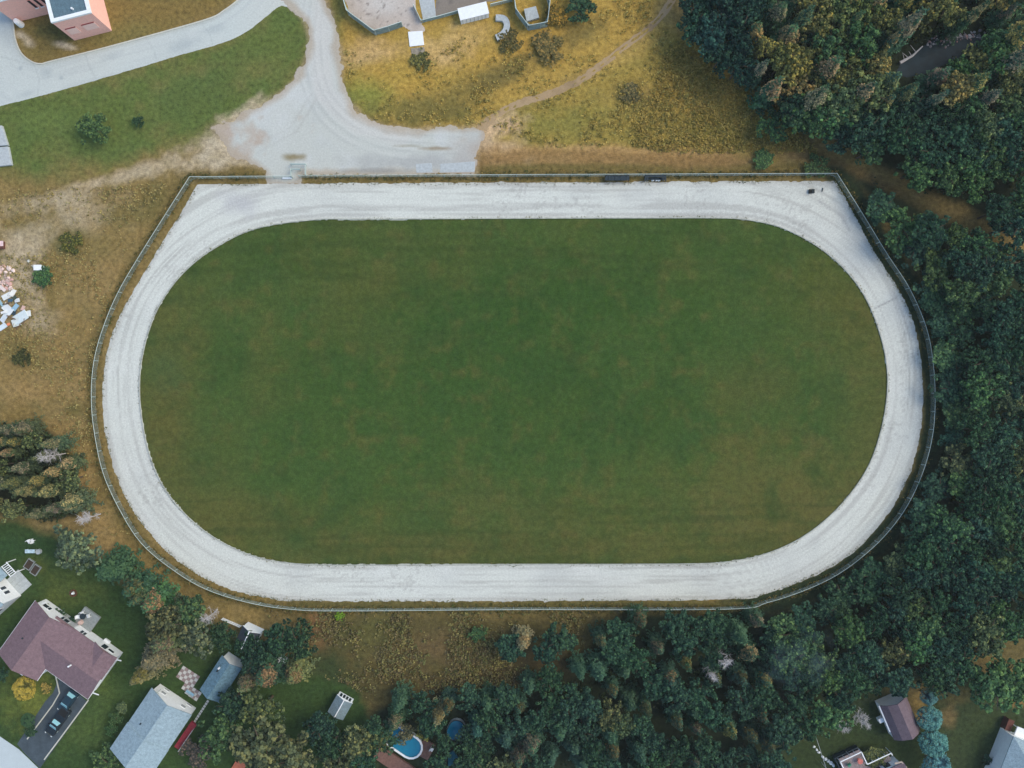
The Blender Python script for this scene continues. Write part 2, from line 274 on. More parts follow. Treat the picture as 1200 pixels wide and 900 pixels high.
P.poly([(340,718),(700,722),(690,770),(600,808),(440,830),(380,800),(350,760)], (86,76,44), 16, 10); P.blob(500,760,70,24,(104,82,56),.6); P.blob(372,745,14,24,(138,98,66),.8,-.3); P.blob(380,790,40,40,(44,62,36),.8); P.blob(440,745,40,24,(84,84,42),.6); P.blob(560,800,90,16,(74,60,44),.6); P.blob(640,775,50,18,(74,60,42),.6)
P.poly(YARD, (52,72,36), 12, 8); P.blob(75,690,40,24,(80,88,40),.7); P.blob(30,820,32,40,(104,110,44),.8); P.blob(105,845,30,50,(72,88,42),.7,.6); P.blob(100,790,24,20,(80,92,42),.6); P.blob(150,760,22,30,(60,78,38),.5); P.blob(240,760,30,26,(58,70,38),.4); P.blob(40,660,14,12,(92,96,40),.5); P.blob(140,740,24,20,(46,70,38),.6); P.blob(20,640,40,14,(44,72,44),.6)
P.poly([(1085,800),(1130,792),(1200,800),(1300,790),(1300,960),(1090,960)], (56,66,42), 10, 6); P.blob(1112,815,24,14,(112,96,56),.7); P.blob(1113,838,10,14,(128,102,66),.6); P.blob(1150,870,30,30,(56,70,42),.6); P.blob(1192,822,18,6,(148,112,64),.8)
P.poly([(1160,748),(1200,742),(1300,740),(1300,790),(1190,790),(1165,765)], (100,88,54), 10, 6)
P.poly([(920,880),(960,850),(1030,820),(1085,850),(1100,960),(900,960)], (50,62,36), 10, 6)
P.line(LOT, 3, (158,138,112), 5, 5, .7); P.poly(STREAM, (40,46,44), 8, 4)
for (x0,x1) in [(0,1)]: P.blob(880,170,50,16,(134,116,50),.5)
gm = np.clip((sdf(PX,PY,[(385,-80),(405,95),(425,130),(470,150),(560,150),(580,182),(900,180),(905,150),(850,90),(810,40),(800,-80)])+6)/16,0,1)[...,None]
P.c = P.c*(1+gm*np.array([.26,.24,.2]))
P.c = np.minimum(P.c*np.array([1.12,1.2,1.1]), .6); P.c = P.c*.92+(P.c@np.array([.3,.6,.1]))[...,None]*.08
struct(link('ground', gridmesh('ground', xs, ys, np.zeros_like(X), P.c), M['ground']))
def sheet(name, m_fn, bx, ztop, paint, mt, res=.3, slope=.25, jit=(2,1)):
    x0, y0, x1, y1 = bx; a, b = W(x0, y1), W(x1, y0)
    gx = np.arange(a.x, b.x, res); gy = np.arange(a.y, b.y, res); GX, GY = np.meshgrid(gx, gy); qx, qy = 600+GX*S, 450-GY*S
    m = m_fn(qx, qy)+fbm(qx, qy, 14, 4, 31)*jit[0]*2+fbm(qx, qy, 4, 2, 33)*jit[1]*2
    z = np.clip(m/S*slope, -.06, 0)+ztop; pt = Paint(qx, qy, (0,0,0)); paint(pt)
    return struct(link(name, gridmesh(name, gx, gy, z, pt.c, z > -.05), mt))
def p_track(p):
    p.c[:] = L3(210,214,206); p.noise(60, (194,198,193), 2.2, 41, 0); p.noise(30, (215,218,212), 2, 42, .05)
    d = sdf(p.px, p.py, FIELD); st = vnoise(-d, p.px*0+p.py*.03, 2.2, 47)+vnoise(p.px*.08, -d, 3.5, 48)
    p.mix(np.clip((st-1.08)*1.5, 0, .6), (176,177,171)); st = vnoise(-d, p.px*.02+p.py*.02, 1.1, 46); p.mix(np.clip((st-.6)*1.2, 0, .4)*np.clip(.5+fbm(p.px,p.py,80,3,45)*3,0,1), (166,166,160)); n = vnoise(p.px, p.py, 2.2, 49)*np.clip(.55+fbm(p.px, p.py, 70, 3, 50)*2.2, 0, 1)
    p.mix(np.clip((n-.66)*4, 0, .3), (146,144,140)); p.mix(np.clip((sdf(p.px, p.py, TRACK) < 4)*.3, 0, 1), (182,180,172))
    p.blob(285,238,22,16,(186,188,188),.8); p.blob(990,240,9,22,(150,164,172),.7,-.5)
    p.line([(1024,362),(1040,354),(1052,348)], .5, (122,120,122), 1.5, 1, .7); p.line([(960,190+46),(985,252),(995,270)], 1.2, (150,152,154), 3, 2, .6)
sheet('running_track', lambda x, y: np.minimum(sdf(x, y, TRACK), 14-sdf(x, y, FIELD)), (105,205,1095,715), .03, p_track, M['track'], .28, jit=(1.2,1.0))
def p_lot(p):
    p.c[:] = L3(194,198,191); p.noise(50, (178,184,184), 2.2, 51, 0); p.noise(26, (204,208,208), 2, 52, .06)
    p.blob(330,70,40,70,(206,210,208),.5); d = ldist(p.px, p.py, [(380,0),(375,60),(380,110),(420,145),(470,158)]); p.mix(np.clip(1-d/16, 0, .5), (208,206,200))
    for k_, off in enumerate((-26,-21,-12,-7,3,8,16,21)): p.line(catmull([(372+off*.5,-10),(366+off*.6,50),(372+off*.7,100),(400+off*.5,140-off*.5),(450,165-off*.7),(540,172-off*.7)], False, 5), .8, ((170,174,170),(208,210,204))[k_ % 2], 2.5, 1.5, .35)
    p.line([(300,170),(340,150),(365,110)], .8, (172,172,166), 2.5, 1.5, .35); p.line([(306,176),(348,154),(372,114)], .8, (172,172,166), 2.5, 1.5, .35)
    p.blob(485,190,70,9,(168,170,168),.7); p.blob(475,171,16,2,(140,130,100),.9); p.blob(510,174,18,2,(150,136,112),.8); p.blob(345,184,12,4,(140,128,92),.9); p.mix(np.clip((312-p.px)/60+p.jit*2.4+p.jit2*1.2-.1,0,.85)*(p.py>118),(182,166,150)); p.mix(np.clip(.9-sdf(p.px,p.py,LOT)/9+p.jit*1.5,0,.75),(178,164,144)); p.mix(np.clip((p.px-520)/40+p.jit*2.5-.3,0,.6),(176,162,146)); p.blob(440,200,40,3,(150,150,146),.7); p.blob(545,180,16,20,(176,172,166),.6)
sheet('gravel_lot', lambda x, y: sdf(x, y, LOT), (225,-28,590,215), .025, p_lot, M['gravel'], .22, jit=(6,2.2), slope=.12)
def p_play(p): p.c[:] = L3(196,186,176); p.noise(20, (172,158,146), 3, 61, 0); p.blob(450,8,24,14,(206,204,198),.7); n = fbm(p.px, p.py, 4, 2, 62); p.mix(np.clip((n-.2)*6, 0, .7), (120,112,106))
sheet('playground_gravel', lambda x, y: sdf(x, y, PLAYGR), (398,-28,505,50), .022, p_play, M['gravel'], .25, jit=(2,1))
def p_grey(p): p.c[:] = L3(140,132,122); p.noise(10, (112,106,100), 3, 63, 0)
sheet('grey_gravel', lambda x, y: sdf(x, y, [(511,-28),(511,20),(536,14),(545,8),(600,-4),(600,-28)]), (505,-28,605,26), .018, p_grey, M['gravel'], .25, jit=(2,1))
def p_trail(p): p.c[:] = L3(174,150,116); p.noise(14, (150,128,96), 3, 64, 0)
def m_trail(x, y):
    d = ldist(x, y, TRAIL); return np.maximum(1.0-np.abs(d-2.4), .6-(d+ (x > 680)*9))+.2
sheet('dirt_trail', m_trail, (550,-28,805,165), .02, p_trail, M['gravel'], .2, slope=.3, jit=(2.2,1.5))
def p_field(p):
    p.c[:] = L3(66,90,46); d = sdf(p.px, p.py, FIELD)
    p.mix(np.clip(1-d/90, 0, 1)*.6*np.clip((p.py-285)/80, .2, 1), (94,92,54)); p.noise(140, (80,94,50), 2.0, 71, .03); p.noise(60, (56,84,46), 2.0, 72, .02)
    for (x,y,rx,ry,col,o) in [(560,585,50,30,(104,94,58),.4),(900,590,110,60,(110,98,60),.5),(880,450,60,30,(100,88,50),.4),(1000,375,26,36,(108,94,50),.4),(960,330,60,50,(98,94,46),.5),(200,480,24,90,(104,92,52),.6),(300,610,90,30,(104,92,52),.45),(520,640,160,16,(98,88,52),.5),(560,430,230,110,(50,80,38),.6),(690,340,230,70,(50,80,36),.6),(780,480,120,60,(56,82,40),.4),(350,420,90,60,(58,84,40),.4),(880,520,60,16,(112,96,58),.4),(420,330,60,24,(88,92,46),.4),(195,435,22,26,(62,92,58),.5),(870,570,150,50,(104,98,58),.45),(640,600,60,26,(104,96,58),.4),(245,540,24,30,(52,84,44),.5),(780,640,140,16,(100,94,52),.4),(360,300,120,22,(60,82,38),.6),(230,400,16,22,(100,92,54),.45)]: p.blob(x,y,rx,ry,tuple(np.array(col)*.96) if col[0] > 90 else col,o*(.62 if col[0] > 90 else .9))
    p.noise(16, (98,95,56), 1.7, 78, .05); p.noise(26, (50,76,40), 2.0, 79, .03); p.noise(7, (84,100,58), 1.0, 80, .06); p.noise(90, (88,93,52), 1.6, 81, .05)
    st = vnoise(p.px*.06, p.py+fbm(p.px, p.py, 60, 2, 75)*6, 5, 77); p.mix(np.clip((st-.52)*1.2, 0, .34)*np.clip((np.abs(p.py-450)-60)/80, .3, 1), (54,72,38))
p_field0 = p_field
def p_field(p): p_field0(p); p.c = p.c*np.array([1.02,1.0,.88])
sheet('playing_field', lambda x, y: sdf(x, y, FIELD), (160,250,1045,667), .05, p_field, M['lawn'], .34, slope=1, jit=(.5,.5))
# raised edging round the field
def ribbon(pts, w, z0, z1, closed=True):
    mb = MB(); pts = np.array(pts); n = len(pts); nx = np.roll(pts, -1, 0); pv = np.roll(pts, 1, 0)
    if not closed: nx[-1] = pts[-1]; pv[0] = pts[0]
    t = nx-pv; t /= np.linalg.norm(t, axis=1)[:, None]+1e-9; nn = np.stack([-t[:,1], t[:,0]], 1)
    vs = []
    for p, k in zip(pts, nn):
        for s_, z in ((-1,z0),(1,z0),(1,z1),(-1,z1)): vs.append((p[0]+k[0]*s_*w/2, p[1]+k[1]*s_*w/2, z))
    m = n if closed else n-1
    mb.add(vs, [(i*4+k, ((i+1)%n)*4+k, ((i+1)%n)*4+(k+1)%4, i*4+(k+1)%4) for i in range(m) for k in range(4)]); return mb
fw = [tuple(W(*p))[:2] for p in FIELD]
struct(part('field_edging', ribbon(fw, .16, -.02, .2), mat('edging_boards', C(176,180,170), .8, 1.2, .3, 0), None))
# paved road, kerb, driveway, lower street
def flat(name, poly, z, mt, zb=-.05):
    q = [tuple(W(*p))[:2] for p in poly]; a = sum(q[i][0]*q[(i+1)%len(q)][1]-q[(i+1)%len(q)][0]*q[i][1] for i in range(len(q)))
    return part(name, MB().prism(q if a > 0 else q[::-1], zb, z), mt, None)
def p_road(p):
    p.c[:] = L3(196,204,200); p.noise(50, (184,192,190), 2.2, 111, 0); p.noise(12, (204,210,206), 1.6, 112, .05); p.mix(np.clip((p.px-270)/60,0,1)*.6, (202,204,196))
    d = ldist(p.px, p.py, ROAD_UP); p.mix(np.clip(1-d/5,0,.5), (176,180,172)); st = vnoise(d, p.px*.04, 3, 113); p.mix(np.clip((st-.6)*1.2,0,.3), (178,186,186))
    for (x,y,rx,ry,o) in [(56,86,9,7,.5),(220,52,18,7,.5),(30,110,14,5,.4),(72,91,3,3,.8),(24,80,2,2,.8),(130,66,16,4,.4),(10,50,10,14,.35),(252,34,12,5,.4)]: p.blob(x,y,rx,ry,(164,174,176),o,-.3)
    for ln_ in ([(40,76),(46,92),(44,112)],[(100,64),(104,76),(112,92)],[(170,44),(180,58),(184,72)],[(235,26),(246,40),(250,54)],[(0,66),(22,72),(40,77)]): p.line(ln_, .3, (150,158,158), 1.4, .6, .4)
sheet('paved_road', lambda x, y: sdf(x, y, ROAD), (-60,-28,380,140), .015, p_road, M['gravel'], .2, slope=.2, jit=(.7,.3))
struct(part('kerb', ribbon([tuple(W(*p))[:2] for p in ROAD_UP], .2, -.02, .13, False), M['kerb'], None))
struct(flat('street', [(-80,815),(0,863),(22,878),(47,902),(60,960),(-80,960)], .014, M['road']))
struct(flat('driveway', [(67,785),(69,796),(62,812),(53,822),(20,872),(30,884),(47,900),(103,823),(84,806)], .01, M['asphalt']))
mb = ribbon([tuple(W(*p))[:2] for p in [(65,790),(70,812),(62,826),(32,866)]], .18, -.02, .1, False); m2 = ribbon([tuple(W(*p))[:2] for p in [(104,820),(70,866),(52,890)]], .18, -.02, .1, False); mb.add(m2.v, m2.f)
struct(part('driveway_kerb', mb, M['kerb'], None))
struct(flat('stream', STREAM, .02, M['water']))
# ------------------------------------------------------------------ fences
def chain_fence(line_px, h, label, spacing=3.0, wire=.02, gap=.13, rail=.05, closed=False, name='chain_link_fence', top=True, group=None):
    pts = [W(p[0], p[1], h if top else 0) for p in line_px]; pts = [Vector((p.x, p.y, 0)) for p in pts]
    o = pts[0].copy(); root = thing(name, label, 'fence', o, 0, group); pts = [p-o for p in pts]
    cum = [0]
    for a, b in zip(pts[:-1], pts[1:]): cum.append(cum[-1]+(b-a).length)
    Lt = cum[-1]
    def at(s):
        s = max(0, min(Lt, s)); i = 0
        import bisect
        i = min(len(pts)-2, max(0, bisect.bisect_right(cum, s)-1)); t = (s-cum[i])/max(1e-9, cum[i+1]-cum[i]); return pts[i].lerp(pts[i+1], t)
    n = max(2, int(round(Lt/spacing))); pm = MB().tube([(0,0,-.1),(0,0,h+.05)], .05, 6).mesh('post'); pm.materials.append(M['metal'])
    for k in range(n+1):
        p = link('post', pm, None, root); p.location = at(Lt*k/n)
    part('top_rail', MB().tube([q+Vector((0,0,h)) for q in pts], rail, 5), M['railpaint'], root)
    part('bottom_rail', MB().tube([q+Vector((0,0,.08)) for q in pts], .012, 4), M['wire'], root)
    w = MB(); s = -h
    while s < Lt:
        for d in (1, -1):
            a0 = s if d > 0 else s+h; b0 = s+h if d > 0 else s
            a, b, za, zb = at(a0), at(b0), 0.05, h
            if (a-b).length > .05: w.tube([a+Vector((0,0,za)), b+Vector((0,0,zb))], wire, 3)
        s += gap
    stuff(part('chain_mesh', w, M['wire'], root)); return root
chain_fence(FENCE, 1.4, 'long galvanised chain link fence round the whole oval track', 3.0, .0045, .13, .032)
chain_fence([(403,-6),(404,3),(408.5,18),(426,31),(440,41.5),(456,37),(472,31.5)], 1.9, 'pale chain link fence curving round the pinkish playground gravel', 2.4, .03, .1, top=False)
chain_fence([(485,8),(494,27),(514,22),(537,15.5)], 1.0, 'low chain link fence between playground gravel and white container', 2.2, .025, .12, top=False)
chain_fence([(575,8),(600,2)], 1.0, 'short low fence from the white container to the octagonal enclosure', 1.8, .02, .2, top=False)
chain_fence([(602,-8),(604,16),(619,36),(641,32),(644,8),(638,-6)], 2.0, 'octagonal chain link enclosure round a pale concrete block', 2.2, .035, .1, top=False)
# gate rails at the track entrance
g0 = W(350,207); root = thing('entrance_railing', 'angled grey steel railing at the track entrance by the gravel lot', 'railing', g0)
rl = MB(); ps = MB(); L_ = lambda x, y, z=0: W(x, y)-g0+Vector((0,0,z))
for ln in ([(342,194),(359.5,194),(359.5,206)], [(353,200),(342.5,200),(342.5,208)]):
    for z in (1.1, .6): part('rail', MB().tube([L_(x, y, z) for x, y in ln], .07, 5), M['metal'], root)
    for x, y in ln: part('post', MB().tube([L_(x, y, 0), L_(x, y, 1.15)], .06, 6), M['metal'], root)
o = part('plank', MB().bar(W(331,208.5,.25), W(342,208.5,.25), .35, .08), M['white'], None); tag(o, 'white plank lying at the track entrance by the fence', 'plank')
# ------------------------------------------------------------------ buildings
def frame(px, py, z, ux, uy): 
    a = math.atan2(-uy, ux); o = W(px, py, z); return Vector((o.x, o.y, 0)), a
def gable(mb, x0, x1, y0, y1, ze, zr, ax, t=.16):
    if ax == 'y': xm = (x0+x1)/2; mb.extr([(x0,ze),(xm,zr),(x1,ze),(x1,ze-t),(xm,zr-t),(x0,ze-t)][::-1], y0, y1, 'y')
    else: ym = (y0+y1)/2; mb.extr([(y0,ze),(ym,zr),(y1,ze),(y1,ze-t),(ym,zr-t),(y0,ze-t)], x0, x1, 'x')
def gwall(mb, x0, x1, y0, y1, ze, zr, ax):
    if ax == 'y': mb.extr([(x0,0),(x0,ze),((x0+x1)/2,zr),(x1,ze),(x1,0)][::-1], y0, y1, 'y')
    else: mb.extr([(y0,0),(y0,ze),((y0+y1)/2,zr),(y1,ze),(y1,0)], x0, x1, 'x')
def window(root, x, y, z, w, h, face, fr=None, gl='glass'):  # face: '+y','-y','+x','-x'
    s_ = 1 if face[0] == '+' else -1; d = .06
    def bx(hw, z0, z1, a, b): 
        return MB().box(x-hw, x+hw, min(y+s_*a, y+s_*b), max(y+s_*a, y+s_*b), z0, z1) if face[1] == 'y' else MB().box(min(x+s_*a, x+s_*b), max(x+s_*a, x+s_*b), y-hw, y+hw, z0, z1)
    f = part('window', bx(w/2+.08, z-.08, z+h+.08, -.05, d), fr or M['white'], root); part('pane', bx(w/2, z, z+h, d-.02, d+.025), M[gl], f); return f
q = (H-2.9)/H/S                                        # metres per pixel at eaves height
# mauve house
o, a = frame(41, 704, 2.9, .81, .58)
r = thing('bungalow', 'L-shaped white bungalow with mauve shingle roof beside the dark driveway', 'house', o, a)
ro = MB(); ro_b = [(0,56.5,-75,0,4.45,'y'),(31,117.5,-58,0,4.1,'x'),(85,117.5,-30,1.5,3.75,'y')]
wa = MB(); e = .35
for x0,x1,y0,y1,zr,ax in ro_b:
    gable(ro, x0*q, x1*q, y0*q, y1*q, 2.9, zr, ax); gwall(wa, x0*q+e, x1*q-e, y0*q+e, y1*q-e, 2.78, zr-.25, ax)
part('roof', ro, M['purple'], r); part('wall', wa, M['white2'], r)
gt = MB()
for (x0,y0,x1,y1) in [(0,0,0,-75),(56.5,-75,56.5,-58),(57,-58,117.5,-58),(117.5,1.5,117.5,-58)]: gt.bar((x0*q,y0*q,2.8),(x1*q,y1*q,2.8),.12,.14)
part('gutter', gt, M['white'], r)
for x in (10,13,17,36,40,43,64,68): window(r, x*q, -e, 1.4, .42, .8, '+y')
window(r, 96*q, 1.5*q-e, 1.2, .9, 1.2, '+y'); window(r, 105*q, 1.5*q-e, 1.5, 1.0, .5, '+y')
part('porch', MB().box(20*q, 38*q, -82*q, -75*q, 2.3, 2.5).box(21*q,22*q,-81*q,-80*q,0,2.3).box(36*q,37*q,-81*q,-80*q,0,2.3), M['white'], r)
for (x,y,z,m_) in [(80,-32,4.5,'white'),(16,-40,3.7,'dark'),(108,-22,3.5,'dark')]: part('roof_vent', MB().tube([(x*q,y*q,z-.6),(x*q,y*q,z+.25)], .14, 7), M[m_], r)
ck = MB()
for (x,y,dx,dy) in [(8,0,3,5),(117.5,-2,5,2),(117.5,-50,7,2)]: ck.bar((x*q,y*q,2.5),((x+dx)*q,(y+dy)*q,2.5),.14,.14)
part('downpipe', ck, M['white'], r)
# car port wall pieces: two vehicles
def car(label, px, py, ang, paintm, length=4.3, pickup=False, name='parked_car'):
    p = W(px, py, .8); r = thing(name, label, 'car', (p.x, p.y, .012), ang)
    h = length/2; w = .88
    def loft(secs): 
        mb = MB(); vs = []; n = 8
        for x, hw, z0, z1, tw in secs: vs += [(x,-hw,z0),(x,hw,z0),(x,hw,(z0+z1)/2),(x,hw*tw,z1-.04),(x,hw*tw*.9,z1),(x,-hw*tw*.9,z1),(x,-hw*tw,z1-.04),(x,-hw,(z0+z1)/2)]
        m = len(secs); fs = [(i*n+k,i*n+(k+1)%n,(i+1)*n+(k+1)%n,(i+1)*n+k) for i in range(m-1) for k in range(n)]+[tuple(range(n-1,-1,-1)), tuple(range((m-1)*n,m*n))]
        return mb.add(vs, fs)
    part('body', loft([(-h,w*.85,.35,.8,.9),(-h+.15,w,.25,.95,.94),(-h*.4,w,.22,1.0,.95),(h*.35,w,.22,.98,.95),(h-.3,w*.97,.25,.85,.92),(h,w*.82,.35,.7,.88)]), paintm, r)
    c0, c1 = (-h*.1, h*.42) if pickup else (-h*.8, h*.42)
    part('cabin', loft([(c0,w*.86,.95,1.0,.92),(c0+.35,w*.86,.95,1.5,.8),((c0+c1)/2,w*.86,.95,1.54,.8),(c1-.6,w*.86,.95,1.48,.8),(c1,w*.86,.95,1.0,.92)]), paintm, r)
    part('windscreen', MB().add([(c1+.03,-w*.76,1.0),(c1+.03,w*.76,1.0),(c1-.56,w*.64,1.5),(c1-.56,-w*.64,1.5),(c1-.1,-w*.7,.97),(c1-.1,w*.7,.97),(c1-.66,w*.6,1.46),(c1-.66,-w*.6,1.46)], [(0,1,2,3),(7,6,5,4),(0,4,5,1),(1,5,6,2),(2,6,7,3),(3,7,4,0)]), M['carglass'], r)
    part('rear_window', MB().add([(c0-.03,-w*.74,1.0),(c0-.03,w*.74,1.0),(c0+.3,w*.62,1.5),(c0+.3,-w*.62,1.5),(c0+.1,-w*.7,.97),(c0+.1,w*.7,.97),(c0+.4,w*.6,1.46),(c0+.4,-w*.6,1.46)], [(3,2,1,0),(4,5,6,7),(1,5,4,0),(2,6,5,1),(3,7,6,2),(0,4,7,3)]), M['carglass'], r)
    if pickup: part('load_bed', MB().box(-h+.15,c0-.1,-w*.8,w*.8,.96,.99), M['black'], r)
    for s_ in (-1, 1):
        part('side_window', MB().box(c0+.35,c1-.5,min(s_*w*.72,s_*w*.8),max(s_*w*.72,s_*w*.8),1.08,1.38), M['glass'], r)
        part('headlight', MB().box(h-.2,h+.01,min(s_*.45,s_*.7),max(s_*.45,s_*.7),.58,.75), M['lamp'], r); part('mirror', MB().box(c1-.35,c1-.2,min(s_*w*.9,s_*w*1.12),max(s_*w*.9,s_*w*1.12),1.0,1.14), paintm, r)
        for x in (-h*.62, h*.62):
            wl_ = part('wheel', MB().tube([(x,s_*(w-.2),.32),(x,s_*(w+.02),.32)], .32, 12), M['black'], r); part('rim', MB().tube([(x,s_*(w-.1),.32),(x,s_*(w+.035),.32)], .19, 8), M['metal'], wl_)
    return r
ang = math.atan2(-.81, -.58)
car('dark blue car parked close to the eave of the mauve roofed house', 79, 822, ang, M['carblue'], 4.0)
car('black pickup truck parked halfway down the dark driveway', 67, 846, ang, M['cardark'], 5.2, True, 'pickup_truck')
# deck with furniture behind the mauve house
def deck(px, py, ux, uy, w, l, z, label, m_, n=10, name='deck', z0=0):
    o, a = frame(px, py, z, ux, uy); r = thing(name, label, 'deck', o, a); bw = w/n
    bm_ = MB().box(.01, bw-.02, -l, 0, z-.06, z).mesh('plank'); bm_.materials.append(m_)
    for k in range(n): p = link('plank', bm_, None, r); p.location = (k*bw, 0, random.uniform(-.01,.01))
    part('deck_frame', MB().box(.05, w-.05, -l+.05, -.05, z0, z-.08), m_, r); return r
deck(99, 711, .81, .58, 3.2, 3.3, .5, 'grey plank deck with furniture behind the mauve roofed house', M['wood'], 12)
def at(px, py, z=0): p = W(px, py, z); return (p.x, p.y, z)
def chair(px, py, rz, z, label, m_, group=None):
    r = thing('garden_chair', label, 'chair', at(px, py, z), rz, group)
    part('seat', MB().box(-.28,.28,-.28,.28,.38,.44), m_, r); part('backrest', MB().box(-.28,.28,.24,.3,.44,.95), m_, r)
    for x in (-.24,.24):
        for y in (-.24,.24): part('leg', MB().box(x-.03,x+.03,y-.03,y+.03,0,.38), m_, r)
    return r
def table(px, py, z, rad, label, m_):
    r = thing('patio_table', label, 'table', at(px, py, z)); part('tabletop', MB().tube([(0,0,.68),(0,0,.73)], rad, 16), m_, r); part('pedestal', MB().tube([(0,0,0),(0,0,.68)], .06, 6), m_, r); part('foot', MB().tube([(0,0,0),(0,0,.04)], .25, 10), m_, r)
chair(98, 718, .4, .5, 'white garden chair nearest the far corner of the grey deck', M['white']); chair(93.5, 722, 1.6, .5, 'white garden chair left of the table on the grey deck', M['white']); chair(105, 721, -1.2, .5, 'white garden chair right of the dark deck table', M['white'])
table(99.5, 721, .5, .5, 'round dark table on the grey plank deck', M['dark'])
r = thing('barbecue', 'dark barbecue grill standing between grey deck and white house wall', 'barbecue', at(91, 733)); part('cart', MB().box(-.5,.5,-.3,.3,.1,.8), M['dark'], r); part('lid', MB().extr([(-.3,.8),(-.25,1.05),(0,1.15),(.25,1.05),(.3,.8)][::-1], -.5, .5, 'x'), M['black'], r)
o = part('parasol_base', MB().tube([(0,0,0),(0,0,.5)], .45, 10, .3), mat('rosy_cover', C(205,180,172)), None); o.location = at(95, 729, .5); tag(o, 'rosy covered round stool on the house side of the grey deck', 'stool')
deck(123, 748, .81, .58, 1.1, .9, .4, 'small pale landing at the back door of the mauve roofed house', M['white'], 4, 'back_step')
# grey house
o, a = frame(177.5, 806, 2.9, .83, .56); r = thing('house', 'white walled house with pale grey blue shingle roof and red deck', 'house', o, a)
ro = MB(); gable(ro, 0, 57*q, -49*q, 0, 2.9, 4.6, 'y'); part('roof', ro, M['greyroof'], r)
ro = MB(); gable(ro, -.08, 57*q+.08, -86*q, -49*q, 2.98, 4.72, 'y'); part('roof', ro, M['greyroof'], r)
wa = MB(); gwall(wa, .35, 57*q-.35, -86*q+.35, -.3, 2.78, 4.35, 'y'); part('wall', wa, M['white2'], r)
part('ridge_cap', MB().bar((28.5*q,-48*q,4.62),(28.5*q,0,4.62),.2,.06), M['greyroof'], r)
for x in (14, 42): window(r, x*q, -.3, 1.5, .8, .5, '+y', None, 'paleglass')
for x in (14, 46): window(r, x*q, -.3, .3, .9, .3, '+y', None, 'paleglass')
part('roof_vent', MB().tube([(14*q,-38*q,3.5),(14*q,-38*q,4.0)], .13, 7), M['dark'], r)
part('antenna', MB().tube([(9*q,.1,2),(9*q,.1,3.4)], .05, 5).tube([(9*q-.4,.1,3.3),(9*q+.4,.1,3.3)], .04, 5), M['metal'], r)
# red deck
o, a = frame(223.5, 845.5, .6, .83, .56); r = thing('deck', 'red painted deck with pale railing along the grey roofed house', 'deck', o, a)
n = 8; bw = .98/8*1.1
pm = MB().box(.005, bw-.015, -36*q, 0, .54, .6).mesh('plank'); pm.materials.append(M['red'])
for k in range(n): p = link('plank', pm, None, r); p.location = (k*bw+.05, 0, random.uniform(-.006,.006))
part('deck_frame', MB().box(.07, n*bw+.03, -36*q+.05, -.05, 0, .53), M['red'], r)
rr = MB().tube([(n*bw+.05,-35*q,1.4),(n*bw+.05,-4*q,1.4)], .05, 5)
for k in range(9): rr.tube([(n*bw+.05,-35*q+k*31*q/8,.6),(n*bw+.05,-35*q+k*31*q/8,1.4)], .025, 4)
part('railing', rr, M['conc'], r)
# slate blue garage
o, a = frame(260, 768, 2.6, .838, .545); r = thing('garage', 'small garage with slate blue shingle roof under the trees', 'garage', o, a)
ro = MB(); gable(ro, 0, 28*q, -48*q, 0, 2.6, 3.7, 'y'); part('roof', ro, M['blueroof'], r)
wa = MB(); gwall(wa, .3, 28*q-.3, -48*q+.3, -.15, 2.48, 3.45, 'y'); part('wall', wa, M['white2'], r)
part('gutter', MB().bar((28*q,-48*q-.05,2.5),(8*q,-48*q-.05,2.5),.1,.12), M['white'], r)
part('roof_vent', MB().tube([(6*q,-12*q,2.8),(6*q,-12*q,3.5)], .16, 7), M['white'], r); part('roof_vent', MB().tube([(6*q,-16*q,2.8),(6*q,-16*q,3.4)], .16, 7), M['dark'], r)
# patio of square slabs
o, a = frame(217, 783, 0, .838, .545); r = thing('patio', 'checkered slab patio beside the slate blue garage', 'patio', o, a)
sl = []
for m_ in ('slabA','slabB'):
    me = MB().box(.015,.545,-.545,-.015,0,.05).mesh('slab'); me.materials.append(M[m_]); sl.append(me)
for i in range(6):
    for j in range(6):
        if j >= 4 and i < 3: continue
        p = link('slab', sl[(i+j) % 2 if random.random() < .85 else 0], None, r); p.location = (i*.56-.5+(0 if j < 4 else .1), -j*.56+.2, random.uniform(0,.015))
for i in range(3):
    for j in range(3): p = link('slab', sl[(i+j) % 2], None, r); p.location = (2.9+i*.56, -1.9-j*.56, random.uniform(0,.015))
r = thing('garden_path', 'single row of pale stepping slabs leading to the red deck', 'path', at(243,820))
d = W(227,845)-W(243,820)
for k in range(9): p = link('slab', sl[0], None, r); p.location = d*(k/8.6); p.rotation_euler = (0,0,a); p.scale = (.7,.7,1)
r = thing('garden_bench', 'pale blue bench at the edge of the slab patio', 'bench', at(224,811), a)
part('seat', MB().box(-.75,.75,-.22,.22,.42,.47), mat('pale_blue_paint', C(150,190,212)), r); part('backrest', MB().box(-.75,.75,-.25,-.2,.47,.85), M['conc'], r)
for x in (-.65,.65): part('leg', MB().box(x-.04,x+.04,-.2,.2,0,.42), M['conc'], r)
